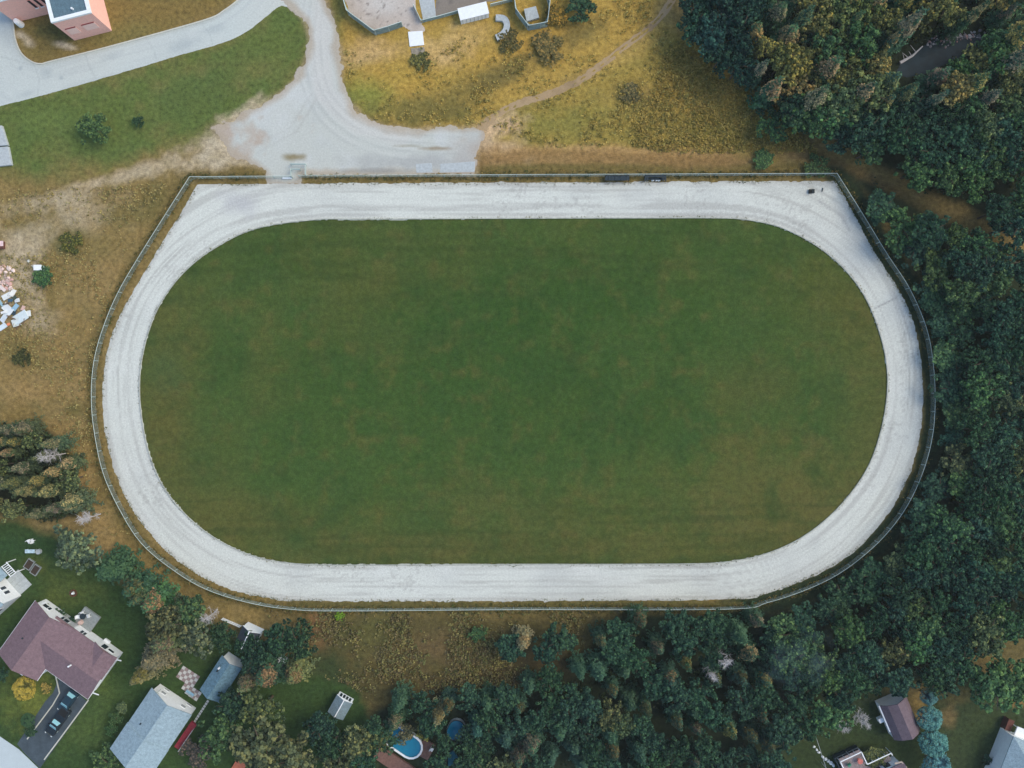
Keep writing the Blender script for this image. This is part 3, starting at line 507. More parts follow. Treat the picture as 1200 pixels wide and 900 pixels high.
# small sheds
def shed(px, py, ze, ux, uy, w, l, zr, rm, label, wm='white2', panes=0, dark_right=None):
    o, a = frame(px, py, ze, ux, uy); r = thing('garden_shed', label, 'shed', o, a)
    ro = MB(); gable(ro, 0, w, -l, 0, ze, zr, 'y', .1); part('roof', ro, M[rm], r)
    wa = MB(); gwall(wa, .12, w-.12, -l+.12, -.08, ze-.08, zr-.16, 'y'); part('wall', wa, M[wm], r)
    part('ridge_cap', MB().bar((w/2,-l-.02,zr+.02),(w/2,.02,zr+.02),.16,.06), M['white'], r); part('trim', MB().bar((0,.03,ze-.03),(w/2,.03,zr-.03),.06,.12).bar((w/2,.03,zr-.03),(w,.03,ze-.03),.06,.12), M['white'], r)
    for k in range(panes): window(r, .35+(w-.7)*(k+.5)/panes, -.08, .5, (w-.7)/panes-.16, 1.2, '+y')
    return r
shed(395, 814, 1.8, .87, .49, 21*q, 23*q, 2.5, 'shedroof', 'small grey roofed shed with white paned doors alone on dark grass', panes=4)
shed(284.5, 733, 2.4, .91, .42, 23*q, 3.0, 3.6, 'darkroof', 'dark roofed shed with white gable under trees near the fence')
shed(323, 770, 2.2, .87, .5, 13*q, 2.6, 2.6, 'darkroof', 'narrow dark roofed hut hidden deep among the trees')
r = thing('picket_fence', 'short white picket fence beside the dark roofed shed', 'fence', at(262,724)); b = W(283,733)-W(262,724); pk = MB().box(-.05,.05,-.02,.02,0,1.1).mesh('picket'); pk.materials.append(M['white'])
for k in range(18): p = link('picket', pk, None, r); p.location = b*(k/17); p.rotation_euler = (0,0,math.atan2(b.y,b.x))
for z in (.3,.85): part('rail', MB().bar((0,0,z),b+Vector((0,0,z)),.05,.1), M['white'], r)
# striped timber platform at the bottom edge
o = deck(279, 887, .83, .5, 1.9, 2.2, .5, 'small orange plank platform at the bottom edge under trees', M['orange'], 6, 'timber_platform')
# white house at the left edge
o, a = frame(25, 698, 0, .67, .74); r = thing('house', 'white two storey house with grey roof cut by the left edge of frame', 'house', o, a)
part('wall', MB().box(-5.2, 0, -9, 0, 0, 5.1), M['white2'], r); ro = MB(); gable(ro, -5.5, .3, -9.3, .3, 5.2, 6.8, 'y'); part('roof', ro, M['greyroof'], r)
gw = MB(); gwall(gw, -5.2, -.0, -8.98, -.02, 5.1, 6.55, 'y'); part('gable_wall', gw, M['white2'], r)
for x in (-1.5,-2.4): window(r, x, 0, 1.6, .5, 1.2, '+y')
window(r, 0, -2.4, 2.4, .8, 1.1, '+x')
part('porch_roof', MB().box(-5.4, -3.4, .05, 2.2, 2.5, 2.7), M['greyroof'], r); lt = MB().box(-5.2,-2.9,3.3,3.42,2.3,2.4).box(-5.2,-2.9,2.25,2.35,2.3,2.4)
for k in range(7): lt.bar((-5.1+k*.35, 2.3, 2.42), (-4.95+k*.35, 3.36, 2.42), .12, .06)
for x in (-5.1,-2.95): lt.box(x-.06,x+.06,3.3,3.4,0,2.3)
part('porch_lattice', lt, M['white'], r)
r = thing('rubble_patio', 'pale worn concrete patio beside the white house at left edge', 'patio', at(22,682), a)
for i in range(4):
    for j in range(3): part('slab', MB().box(-1.6+i*.85,-1.6+i*.85+.82,-1.2+j*.85,-1.2+j*.85+.82,0,.06+random.uniform(0,.03)), M['conc'], r)
for (x,y,n_) in [(35,661,'raised garden bed with dark soil nearer the white house'),(42.5,667.5,'raised garden bed with dark soil farther from white house')]:
    r = thing('raised_bed', n_, 'garden bed', at(x,y), a+.25)
    for s_ in (-1,1): part('board', MB().box(-.55,.55,s_*.8-.05,s_*.8+.05,0,.35), M['wood'], r); part('board', MB().box(s_*.55-.05,s_*.55+.05,-.85,.85,0,.34), M['wood'], r)
    part('soil', MB().box(-.5,.5,-.75,.75,0,.28), M['soil'], r)
chair(36, 634, .6, 0, 'white garden chair standing alone on the lawn above the beds', M['white']); chair(39.5, 633.5, 2.6, 0, 'white garden chair turned away at right of the lone lawn chair', M['white'])
r = thing('garden_table', 'long pale blue table on the lawn beside the round drum', 'table', at(38,645)); part('tabletop', MB().box(-.8,.8,-.3,.3,.66,.72), mat('pale_table', C(190,215,225)), r)
for x in (-.7,.7):
    for y in (-.22,.22): part('leg', MB().box(x-.03,x+.03,y-.03,y+.03,0,.66), M['metal'], r)
o = part('drum', MB().tube([(0,0,0),(0,0,.5),(0,0,.52)], .42, 14), M['conc'], None); o.location = at(46.5,646); tag(o, 'round pale drum at the end of the pale blue lawn table', 'drum')
r = thing('fire_pit', 'ring of dark stones with a white stone on lawn', 'fire pit', at(86,695))
for k in range(9): part('stone', MB().tube([(.5*math.cos(k*.7),.5*math.sin(k*.7),0),(.5*math.cos(k*.7),.5*math.sin(k*.7),.22)], .17, 6, .12), M['rust'], r)
part('centre_stone', MB().tube([(0,0,0),(0,0,.4)], .26, 8, .16), M['white'], r)
# pink building
hz = 6.6; qz = (H-hz)/H/S
vx, vy = .97, -.25; o, a = frame(60, 26, hz, vx, vy); nrm = math.hypot(vx, vy)
r = thing('pink_building', 'pink stuccoed block with white parapets at the top left corner', 'building', o, a)
bw_ = 47.5*qz; bl = 60*qz
part('wall', MB().box(0, bw_, 0, bl, 0, hz-.35), M['pink'], r)
pp = MB().box(-.06,bw_+.06,-.06,.5,hz-.36,hz).box(-.06,.5,.5,bl,hz-.36,hz).box(bw_-.5,bw_+.06,.5,bl,hz-.36,hz)
part('parapet', pp, M['white'], r); part('roof', MB().box(.5,bw_-.5,.5,bl,hz-.35,hz-.15), M['flatroof'], r)
part('roof_vent', MB().tube([(28*qz,9*qz,hz-.2),(28*qz,9*qz,hz+.3)], .16, 8), M['white'], r)
sm = MB()
for k in range(1, 9): sm.box(k*bw_/9-.02, k*bw_/9+.02, .55, bl, hz-.15, hz-.12)
part('roof_seam', sm, M['flatroof'], r)
palep = mat('pale_pink_panel', (.88,.6,.53,1), .85, 3, .05, .05)
for x0, x1 in ((.10,.36),(.52,.84)):
    f = part('blind_window', MB().box(bw_*x0,bw_*x1,-.1,.02,2.0,3.8), palep, r); part('lintel', MB().box(bw_*x0-.02,bw_*x1+.02,-.14,.02,3.8,3.9), M['pinkdark'], f)
wy = 5.35
part('wall', MB().box(-8.75, -.02, wy, bl, 0, hz-.35), M['pink'], r)
part('parapet', MB().box(-8.8, -.07, wy-.06, wy+.45, hz-.36, hz-.02).box(-8.8,-8.35,wy+.45,bl,hz-.36,hz-.02), M['white'], r); part('roof', MB().box(-8.35, -.07, wy+.45, bl, hz-.35, hz-.18), M['flatroof'], r)
for k in range(3):
    x_ = -3.75+k*.95; f = part('window', MB().box(x_, x_+.42, wy-.06, wy+.02, 2.5, 4.85), M['pinkdark'], r); part('pane', MB().box(x_+.04, x_+.38, wy-.08, wy-.03, 2.55, 4.8), M['glass'], f); part('sill', MB().box(x_-.08, x_+.5, wy-.18, wy, 2.38, 2.5), M['white'], f)
o = part('water_tank', MB().tube([(0,0,0),(0,0,1.2),(0,0,1.5)], .55, 12, .4), M['white'], None); o.location = at(25,29); tag(o, 'pale round tank at the foot of the pink wall', 'tank')
# things round the playground
o = thing('storage_container', 'long white storage container on yellow grass beside the playground', 'container', *((lambda f: (f[0], f[1]))(frame(540.5, 28.7, 0, .97, -.24))))
part('body', MB().box(0,4.75,0,1.9,0,1.5), M['white2'], o); part('roof', MB().box(-.06,4.81,-.06,1.96,1.5,1.62), M['white'], o)
for k in range(7): part('rib', MB().box(.3+k*.65,.38+k*.65,-.05,.02,.1,1.4), M['conc'], o)
def padp(name, poly, z, label, cat, m_):
    q_ = [tuple(W(x,y,z))[:2] for x,y in poly][::-1]; c = np.mean(q_, 0); ob = part(name, MB().prism([(x-c[0],y-c[1]) for x,y in q_], 0, z), m_, None, bevel=.03); ob.location = (c[0],c[1],0); return tag(ob, label, cat)
padp('concrete_slab', [(478,37),(495,36),(497,52.5),(480,54.5)], .15, 'square white concrete slab at the playground gate', 'slab', M['white'])
padp('concrete_slab', [(481,56.5),(497,55),(499,64),(483,66)], .06, 'weathered grey slab just below the white square slab', 'slab', mat('mossy_concrete', C(150,142,126), nscale=3, namt=.3))
padp('concrete_slab', [(489,-10),(508,-10),(511,20),(496,25)], .05, 'pale concrete apron behind the low playground fence', 'slab', M['conc'])
padp('concrete_block', [(614,10.5),(628,7),(632,20.5),(617,25)], .6, 'pale concrete block inside the octagonal enclosure', 'block', M['conc'])
padp('concrete_slab', [(487,192),(506,191),(507,202),(488,202.5)], .04, 'left pale slab outside the fence at the gravel lot', 'slab', M['conc'])
padp('concrete_slab', [(516,192),(557,189),(556,201.5),(516,202)], .04, 'long pale slab outside the fence at the lot end', 'slab', M['conc'])
cr = ribbon([tuple(W(*p))[:2] for p in catmull([(581,22),(590,23),(594,29),(592.5,37),(587,43),(581.5,45.5)], False, 6)], 1.0, 0, .5, False)
tag(part('curved_kerb', cr, M['conc'], None), 'crescent shaped pale concrete wall in the yellow grass', 'wall')
for i_, (x0, l_) in enumerate(((708.5,'dark slatted team bench inside the fence, the left one'),(754.5,'dark frame bench with white bags inside the fence'))):
    w_ = 28/S if i_ == 0 else 25/S; r = thing('team_bench', l_, 'bench', at(x0, 214.0), 0)
    if i_ == 0:
        for k in range(8): part('roof_panel', MB().box(k*w_/8, (k+1)*w_/8-.03, .1, .95, .95, 1.0+.05*(k%2)), M['dark'], r)
    else:
        for y in (.75,.95): part('roof_panel', MB().box(0,w_,y-.12,y+.08,.95,1.0), M['dark'], r)
        for x in (0,.35,w_-.6,w_-.2): part('roof_panel', MB().box(x,x+.2,0,.7,.92,.97), M['dark'], r)
    part('seat', MB().box(0,w_,.35,.7,.42,.48), M['dark'], r); part('backrest', MB().box(0,w_,.85,.92,.3,.93), M['black'], r)
    for x in (.05,w_/2,w_-.05): part('post', MB().box(x-.04,x+.04,.1,.18,0,.95), M['black'], r)
for x in (764,768,771.5): tag(part('bag', MB().tube([W(x,211.4,.05),W(x+2,211.2,.3)], .2, 7, .14), M['white'], None), 'white bag lying under the dark frame bench', 'bag', 'white bags at the right bench')
r = thing('jump_block', 'dark two lobed block on the pale track near top right corner', 'block', at(950.5,224.5)); part('block', MB().box(-.45,-.02,-.36,.3,0,.4), M['black'], r); part('block', MB().box(.02,.45,-.3,.34,0,.38), M['dark'], r); part('crossbar', MB().bar((-.4,0,.43),(.4,0,.43),.08,.06), M['black'], r)
r = thing('marker_post', 'thin dark marker lying near the top right fence corner', 'marker', at(963.6,222.5)); part('stake', MB().bar((-.06,-.3,.06),(.06,.3,.1),.14,.1), M['dark'], r)
o = padp('roof_slab', [(-14,147),(2,147),(9,170),(-14,172)], .5, 'upper grey flat roofed hut segment at the left edge', 'hut', M['conc']); o = padp('roof_slab', [(-14,173.5),(9.5,171.5),(13.5,193),(-14,196)], .5, 'lower grey flat roofed hut segment at the left edge', 'hut', M['conc'])
# ------------------------------------------------------------------ rocks, scrap
def rockmesh(seed):
    rs = np.random.default_rng(seed); mb = MB(); n = 7; vs = []
    for z, rr in ((0,.9),(.35,1),(.7,.65)): vs += [(rr*math.cos(6.283*k/n)*rs.uniform(.7,1.1), rr*math.sin(6.283*k/n)*rs.uniform(.7,1.1), z*rs.uniform(.8,1.2)) for k in range(n)]
    mb.add(vs+[(0,0,.8)], [(i*n+k,i*n+(k+1)%n,(i+1)*n+(k+1)%n,(i+1)*n+k) for i in range(2) for k in range(n)]+[(2*n+k,2*n+(k+1)%n,3*n) for k in range(n)])
    me = mb.mesh('rock'); me.materials.append(M['rock']); return me
RK = [rockmesh(k) for k in range(6)]
def rock(px, py, r_, label, group, col, name='rock'):
    o = link(name, random.choice(RK)); o.location = at(px, py); o.rotation_euler = (0,0,random.uniform(0,6)); o.scale = (r_, r_*random.uniform(.6,1), r_*.8); o.color = col; return tag(o, label, 'rock', group)
for k in range(150):
    t = random.random(); x = 1086+t*98; y = 50-10*math.sin(t*2.6)+t*5+random.gauss(0, 3.6)
    g = random.choice([(170,170,172),(196,190,190),(140,136,140),(176,140,134),(110,112,116)]); rock(x, y, random.uniform(.13,.34), 'pale boulder on the rocky bank of the dark stream', 'boulders along the stream bank', C(*g))
for k in range(46):
    x = random.uniform(-6,14)+random.gauss(0,2); y = random.uniform(312,338); g = random.choice([(222,196,186),(236,216,206),(200,176,166),(210,170,160)])
    rock(x, y, random.uniform(.2,.5), 'pinkish rubble stone in the heap at left edge', 'rubble heap stones', C(*g))
def scrap(px, py, w, l, rz, z, col, label, group=None, tilt=.15):
    o = part('scrap_sheet', MB().box(-w/2,w/2,-l/2,l/2,-.03,.03).box(-w/2,w/2,-l/2,-l/2+.06,.03,.08), M['paper'], None); o.location = at(px, py, z); o.rotation_euler = (random.uniform(-tilt,tilt), random.uniform(-tilt,tilt), rz); o.color = C(*col); return tag(o, label, 'scrap', group)
for (x,y,w,l,rz,z,c) in [(8,347,1.6,.9,.5,.3,(225,230,228)),(15,343,1.2,.8,1.1,.35,(240,238,230)),(20,352,.9,.6,.2,.5,(232,236,236)),(3,338,1.2,.5,-.8,.3,(236,222,214)),(9,362,2.0,1.2,-.7,.5,(235,240,240)),(18,360,1.2,.7,.9,.6,(150,185,205)),(5,372,1.8,.9,.9,.4,(228,236,240)),(3,383,1.4,.8,.6,.35,(210,224,232)),(24,372,2.6,1.6,.5,.5,(224,236,236)),(31,368,1.5,1.0,.2,.55,(236,240,236)),(19,378,1.4,1.2,.3,.4,(220,228,226)),(27,361,.8,.6,1.2,.4,(226,190,176)),(12,352,.8,.5,.1,.6,(70,100,120)),(16,366,.7,.9,-.3,.3,(60,80,92)),(1,355,1.2,.4,-1.0,.5,(160,195,205)),(10,380,.5,.4,.4,.3,(230,140,100)),(4,366,.9,.4,.3,.7,(240,240,238)),(22,382,1.4,.18,.9,.4,(120,96,72)),(13,372,1.6,.16,-.4,.65,(128,104,80)),(28,376,.9,.2,1.3,.6,(110,90,70)),(7,356,1.2,.2,.2,.6,(96,84,72)),(17,349,.7,.6,.7,.55,(74,84,70))]:
    col = 'white' if min(c) > 200 else ('blue grey' if c[2] > c[0] else ('salmon' if c[0] > 150 else 'weathered brown'))
    scrap(x, y, w, l, rz, z, c, col+' scrap sheet heaped in the junk pile at left edge', 'scrap sheets in the junk pile')
r = thing('junk_crate', 'pink topped crate at the left edge above the rubble', 'crate', at(2,287)); part('box', MB().box(-.7,.6,-.7,.5,0,.6), M['rust'], r); part('lid', MB().box(-.65,.65,-.3,.55,.6,.66), mat('pink_lid', C(236,206,206)), r)
r = thing('cabinet', 'white metal cabinet above a dark bush in brown meadow', 'cabinet', at(48,314.5)); part('body', MB().box(-.6,.6,-.4,.4,0,.9), M['metal'], r); part('lid', MB().box(-.65,.65,-.45,.45,.9,.98), M['white'], r); part('door', MB().box(-.5,.5,-.45,-.4,.1,.8), M['conc'], r)
for x, y in ((34,306),(39,312)): rock(x, y, .35, 'pale stone left of the white metal cabinet', 'stones by the cabinet', C(200,205,200))
for k, (x,y) in enumerate([(954,875),(957,878.5),(959.5,881.5),(964,887),(967.5,889.5),(970.5,891.5),(973.5,894),(976.5,896.5)]): rock(x, y, .26+.02*k, 'white garden stone in the row beside the thin pole line', 'white garden stones in a row', C(220,226,226), 'garden_stone')
p0, p1 = W(956,863,2), W(968,900,2); r = thing('clothesline', 'thin clothesline between two poles at the bottom edge', 'clothesline', (p0.x,p0.y,0)); dd = p1-p0
part('line', MB().tube([(0,0,2),(dd.x,dd.y,2)], .035, 4), M['conc'], r)
for k in (0,1): part('pole', MB().tube([(dd.x*k,dd.y*k,0),(dd.x*k,dd.y*k,2.1)], .06, 6), M['conc'], r)
# driftwood
r = thing('fallen_log', 'bleached fallen log lying across the stream end', 'log', at(1053,75)); d = W(1079,56)-W(1053,75); part('trunk', MB().tube([(0,0,.4),d*.5+Vector((.2,-.2,.5)),d+Vector((0,0,.6))], .26, 7, .1), M['palebark'], r)
for t in (.2,.35,.5,.7): part('branch', MB().tube([d*t+Vector((0,0,.45)),d*t+Vector((random.uniform(-1.2,.2),random.uniform(.3,1.2),.9))], .07, 5, .02), M['palebark'], r)
# ------------------------------------------------------------------ pools
def pool(px, py, ux, uy, L_, wd, label, z=1.1):
    o, a = frame(px, py, z, ux, uy); r = thing('swimming_pool', label, 'pool', o, a); h = L_/2-wd/2
    ring = [(h+wd/2*math.cos(t), wd/2*math.sin(t)) for t in np.linspace(-math.pi/2, math.pi/2, 9)]+[(-h+wd/2*math.cos(t), wd/2*math.sin(t)) for t in np.linspace(math.pi/2, 1.5*math.pi, 9)]
    part('pool_wall', ribbon(ring, .12, 0, z-.02), M['conc'], r); part('rim', ribbon(ring, .32 if L_ > 5 else .12, z-.02, z+.06), M['white' if L_ > 5 else 'dark'], r); part('water', MB().prism([(x*.985,y*.985) for x,y in ring], .05, z-.12), M['pool'], r); return r
pool(473, 870, .83, .56, 6.6, 3.6, 'oval blue swimming pool with white rim and brown deck', 1.0)
r = deck(446, 874, .83, .56, 7.4, 2.3, .6, 'brown plank deck round the lower side of the pool', M['brownwood'], 19)
o, a = frame(497, 868, .62, .88, .47); r = thing('deck', 'small brown plank deck at the right end of the pool', 'deck', o, a)
pm = MB().box(.01,.36,-2.6,.2,.55,.62).mesh('plank'); pm.materials.append(M['brownwood'])
for k in range(6): p = link('plank', pm, None, r); p.location = (k*.38-.2,0,0)
part('deck_frame', MB().box(-.15,2.0,-2.5,.1,0,.54), M['brownwood'], r)
chair(506, 877, 1, .62, 'white chair on the small deck at pool end', M['white'])
pool(534, 856, .4, -.9, 3.4, 2.7, 'small blue pool half hidden by dark trees', .9)
o = padp('tarp', [(525,884),(531,880),(537,888),(536,898),(525,898)], .5, 'teal tarpaulin below the small hidden pool', 'tarpaulin', M['tarp'])
# ------------------------------------------------------------------ bottom right houses
q3 = (H-2.2)/H/S; o, a = frame(1031, 827, 2.2, .92, -.39); r = thing('gambrel_shed', 'taupe shed with four sided gambrel roof beside the blue spruces', 'shed', o, a)
prof = [(0,2.2),(6.5*q3,3.2),(16.5*q3,3.9),(26.5*q3,3.2),(33*q3,2.2)]
part('roof', MB().extr((prof+[(x,z-.14) for x,z in prof[::-1]])[::-1], -44*q3, 0, 'y'), M['gambrel'], r)
part('wall', MB().extr(([(.15,0)]+[(min(max(x,.15),33*q3-.15),z-.16) for x,z in prof]+[(33*q3-.15,0)])[::-1], -44*q3+.1, -.1, 'y'), M['white2'], r)
part('gutter', MB().bar((-.1,-44*q3+1.5,2.1),(-.1,0,2.1),.22,.12), M['white'], r); part('bay_box', MB().box(-.9,.1,-3.1,-2.4,.6,1.5), M['white'], r)
# deck house
o, a = frame(983, 890.5, 1.3, .905, -.425); r = thing('deck', 'raised deck with white railings at the bottom edge of frame', 'deck', o, a); qd = (H-1.3)/H/S
dw = 27*qd
pm = MB().box(.01,.28,-4.5,0,1.0,1.06).mesh('plank'); pm.materials.append(mat('rosy_deck', C(150,138,138)))
for k in range(13): p = link('plank', pm, None, r); p.location = (k*.29,0,random.uniform(-.008,.008))
pm2 = MB().box(.01,.28,-4.5,-16*qd,1.0,1.06).mesh('plank'); pm2.materials.append(pm.materials[0])
for k in range(13,27): p = link('plank', pm2, None, r); p.location = (k*.29,0,random.uniform(-.008,.008))
part('deck_frame', MB().box(.05,dw,-4.4,-.05,0,.99), M['dark'], r)
rl = MB()
pth = [(0,-4.5),(0,0),(dw,0),(dw,-16*qd),(dw+31*qd,-16*qd),(dw+31*qd,-19*qd)]
for (x0,y0),(x1,y1) in zip(pth[:-1],pth[1:]): rl.bar((x0,y0,1.95),(x1,y1,1.95),.16,.08)
part('rail', rl, M['white'], r)
for (x0,y0),(x1,y1) in zip(pth[:-1],pth[1:]):
    nn = max(1,int(math.hypot(x1-x0,y1-y0)/.9))
    for k in range(nn): part('post', MB().box(x0+(x1-x0)*k/nn-.05,x0+(x1-x0)*k/nn+.05,y0+(y1-y0)*k/nn-.05,y0+(y1-y0)*k/nn+.05,0,1.93), M['white'], r)
part('skirt', MB().box(-.35,dw*.45,.35,.5,.2,1.2).box(dw*.5,dw,.35,.5,.2,1.2).box(-.5,-.35,-3,.5,.2,1.15), M['dark'], r)
chair(994, 895, .5, 1.06, 'green chair on the raised deck at the bottom edge', mat('green_plastic', C(70,150,120))); table(1006, 890, 1.06, .45, 'rosy round table on the raised deck corner', mat('rosy_table', C(205,120,110)))
o, a2 = frame(1026, 908, 3.0, .905, -.425); r = thing('house', 'house with grey roof and white dark windowed wall at bottom edge', 'house', o, a2)
wa = MB(); gwall(wa, -2.5, 4.6, -7, -.3, 2.9, 4.3, 'x'); part('wall', wa, M['white2'], r); ro = MB(); gable(ro, -2.6, 5.0, -7.2, -.1, 3.0, 4.6, 'x'); part('roof', ro, M['gambrel'], r)
for x in (1.0,2.6): window(r, x, -.3, .9, 1.1, 1.3, '+y')
part('gutter', MB().tube([(5.0,-7,2.95),(5.0,-1.0,2.95),(4.7,.1,2.95),(3.6,.3,2.95)], .14, 5), mat('cream_trim', C(196,180,166)), r)
# white house at the right
zz = 3.5; o, a = frame(1188, 863, zz, .93, .37); r = thing('house', 'tall white house with blue grey hip roof at bottom right corner', 'house', o, a); w_, l_ = 9, 10
part('wall', MB().box(.04,w_-.04,-l_+.04,-.04,0,zz-.16), M['white'], r); rz_ = zz+2.2
part('roof', MB().add([(0,0,zz),(w_,0,zz),(w_,-l_,zz),(0,-l_,zz),(w_/2,-w_/2,rz_),(w_/2,-l_+w_/2,rz_),(0,0,zz-.15),(w_,0,zz-.15),(w_,-l_,zz-.15),(0,-l_,zz-.15)], [(1,0,4),(2,1,4,5),(3,2,5),(0,3,5,4),(0,1,7,6),(1,2,8,7),(2,3,9,8),(3,0,6,9),(6,7,8,9)]), M['greyroof'], r)
part('porch', MB().box(1.0,6.2,.0,1.5,2.0,2.2).box(1.0,1.1,1.3,1.4,0,2).box(6,6.1,1.3,1.4,0,2), M['white'], r); part('side_panel', MB().box(-.1,.9,.1,2.0,1.2,1.3).box(-.1,-.02,.1,2.0,0,1.2), M['rust'], r)
window(r, .2, -2.6, 1.3, .8, .9, '-x', M['white'])
# ------------------------------------------------------------------ trees
def leafmesh(name, pos, nor, size, tone, m_, asp=1.0):
    n = len(pos); nor = nor/(np.linalg.norm(nor, axis=1)[:, None]+1e-9); rs = np.random.default_rng(n)
    rv = rs.normal(size=(n, 3)); a = np.cross(nor, rv); a /= np.linalg.norm(a, axis=1)[:, None]+1e-9; b = np.cross(nor, a)
    s1 = (size*rs.uniform(.7,1.3,n))[:, None]; s2 = s1*asp; bend = nor*s1*.25
    V = np.stack([pos-a*s1, pos-b*s2+bend*.6, pos+a*s1-bend, pos+b*s2+bend*.6], 1).reshape(-1, 3)
    me = bpy.data.meshes.new(name); me.vertices.add(4*n); me.vertices.foreach_set('co', V.astype('f').ravel()); me.loops.add(4*n); me.loops.foreach_set('vertex_index', np.arange(4*n, dtype='i'))
    me.polygons.add(n); me.polygons.foreach_set('loop_start', np.arange(0,4*n,4,dtype='i')); me.polygons.foreach_set('loop_total', np.full(n,4,'i')); me.update(calc_edges=True)
    at_ = me.attributes.new('leaf','FLOAT','POINT'); at_.data.foreach_set('value', np.repeat(tone,4).astype('f')); me.materials.append(m_); return me
def broad_crown(seed, lobes=70, per=150, flat_=.75, leaf=.043):
    rs = np.random.default_rng(seed); ps, ns, ts = [], [], []
    limbs = [(6.283*i/7+rs.uniform(-.4,.4), rs.uniform(.3,.78), rs.uniform(-.2,.3)) for i in range(7)]
    for k in range(lobes):
        if k < lobes*.78:
            t, rr, zz_ = limbs[k % 7]; c = np.array([rr*math.cos(t), rr*math.sin(t), zz_])+rs.normal(size=3)*np.array([.2,.2,.17])
        else: c = np.array([0,0,.3])+rs.normal(size=3)*np.array([.25,.25,.18])
        c[2] = max(-.5, c[2]); lr = rs.uniform(.08,.2)
        d = rs.normal(size=(per,3)); d /= np.linalg.norm(d,axis=1)[:,None]; d[:,2] = np.abs(d[:,2])*1.0-.25*(rs.random(per)<.3)
        sp = rs.normal(size=(16,3)); sp /= np.linalg.norm(sp,axis=1)[:,None]; g = (d@sp.T).argmax(1); stn = .05+.95*rs.random(16)**2.4  # mostly dark sprigs, few light: canopy highlights put into leaf tone
        sr = rs.uniform(.75,1.35,16)[g]; d2 = d*.55+sp[g]*.45
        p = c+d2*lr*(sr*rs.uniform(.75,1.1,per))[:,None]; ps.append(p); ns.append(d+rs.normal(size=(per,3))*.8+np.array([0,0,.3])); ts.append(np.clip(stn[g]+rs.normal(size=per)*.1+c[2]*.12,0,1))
    p = np.concatenate(ps); p[:,2] *= flat_; return leafmesh('crown', p, np.concatenate(ns), np.full(len(p), leaf), np.concatenate(ts), M['leaf'], .75)
def limbs_mesh(seed):
    rs = random.Random(seed); mb = MB().tube([(0,0,-1.3),(.02,.02,-.6),(0,0,.1)], .07, 6, .03)
    for k in range(6):
        t = k*1.05+rs.uniform(-.3,.3); mb.tube([(0,0,-.6+.1*k),(.25*math.cos(t),.25*math.sin(t),-.25+.1*k),(.6*math.cos(t),.6*math.sin(t),.0+.05*k)], .03, 5, .008)
    me = mb.mesh('trunk'); me.materials.append(M['bark']); return me
def spruce_crown(seed, levels=17, rad=.2, droop=.25, fluffy=1.0):
    rs = np.random.default_rng(seed); ps, ns, ts = [], [], []
    for i in range(levels):
        t = i/(levels-1); z = .1+.88*t; R = rad*(1-t)**.75*rs.uniform(.7,1.2)+.012; nb = int(10-4*t)
        for k in range(nb):
            an = 6.283*(k+rs.uniform(-.3,.3))/nb+i*1.7; L_ = R*rs.uniform(.55,1.25); n = int(7+16*L_/rad); tn = rs.uniform(.25,.75)
            u = rs.uniform(.12,1,n)**.7; lat = rs.normal(size=n)*.028*fluffy*(1.2-u*.5); r_ = L_*u
            ps.append(np.stack([r_*math.cos(an)-lat*math.sin(an), r_*math.sin(an)+lat*math.cos(an), z-droop*r_+rs.normal(size=n)*.006],1))
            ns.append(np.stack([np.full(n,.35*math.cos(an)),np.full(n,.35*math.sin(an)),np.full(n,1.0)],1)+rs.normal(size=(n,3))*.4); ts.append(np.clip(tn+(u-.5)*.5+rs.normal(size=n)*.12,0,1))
    p = np.concatenate(ps); return leafmesh('crown', p, np.concatenate(ns), np.full(len(p), .019*fluffy), np.concatenate(ts), M['needle'], .55)
def cones_mesh(seed, rad=.2, n=1500):
    """dense cone bearing sprays over the outer top of a spruce"""
    rs = np.random.default_rng(900+seed); cl = rs.uniform(0,1,(60,2)); k = rs.integers(0,60,n)
    t = np.clip(1-np.abs(cl[k,0]*.5+rs.normal(size=n)*.03), .42, .995); an = cl[k,1]*6.283+rs.normal(size=n)*.22
    r_ = (rad*(1-t)**.8+.012)*rs.uniform(.55,1.0,n)*(.8+.55*rs.random(60)[k]); z = .1+.88*t-.2*r_+.006
    p = np.stack([r_*np.cos(an), r_*np.sin(an), z],1); nn = np.stack([np.cos(an),np.sin(an),np.full(n,.8)],1)+rs.normal(size=(n,3))*.5
    return leafmesh('cones', p, nn, np.full(n,.014), rs.random(n)*.6, M['needle'], .7)
def dome_crown(seed, n=5200, leaf=.045, z0=-.45):
    """round compact crown of radial shoots"""
    rs = np.random.default_rng(700+seed); d = rs.normal(size=(n,3)); d /= np.linalg.norm(d,axis=1)[:,None]; d[:,2] = np.where(d[:,2] < z0, -d[:,2], d[:,2])
    sh = rs.normal(size=(170,3)); sh /= np.linalg.norm(sh,axis=1)[:,None]; m = (d@sh.T).max(1); bump_ = np.clip((m-.965)/.035,0,1)
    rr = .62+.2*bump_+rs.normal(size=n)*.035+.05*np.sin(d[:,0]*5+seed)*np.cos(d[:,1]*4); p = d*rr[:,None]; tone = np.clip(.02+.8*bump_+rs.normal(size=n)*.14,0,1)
    return leafmesh('crown', p, d*.6+rs.normal(size=(n,3))*.6, np.full(n,leaf), tone, M['leaf'], .6)
def strunk():
    me = MB().tube([(0,0,0),(0,0,.5),(0,0,.98)], .016, 6, .002).mesh('trunk'); me.materials.append(M['bark']); return me
PROTO = {}
def proto(key, crown, trunk, cones=None, zoff=0):
    PROTO[key] = (crown, trunk, cones, zoff)
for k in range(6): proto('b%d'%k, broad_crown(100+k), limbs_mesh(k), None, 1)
for k in range(3): proto('o%d'%k, broad_crown(140+k, 60, 150, .95, .046), limbs_mesh(20+k), None, 1)
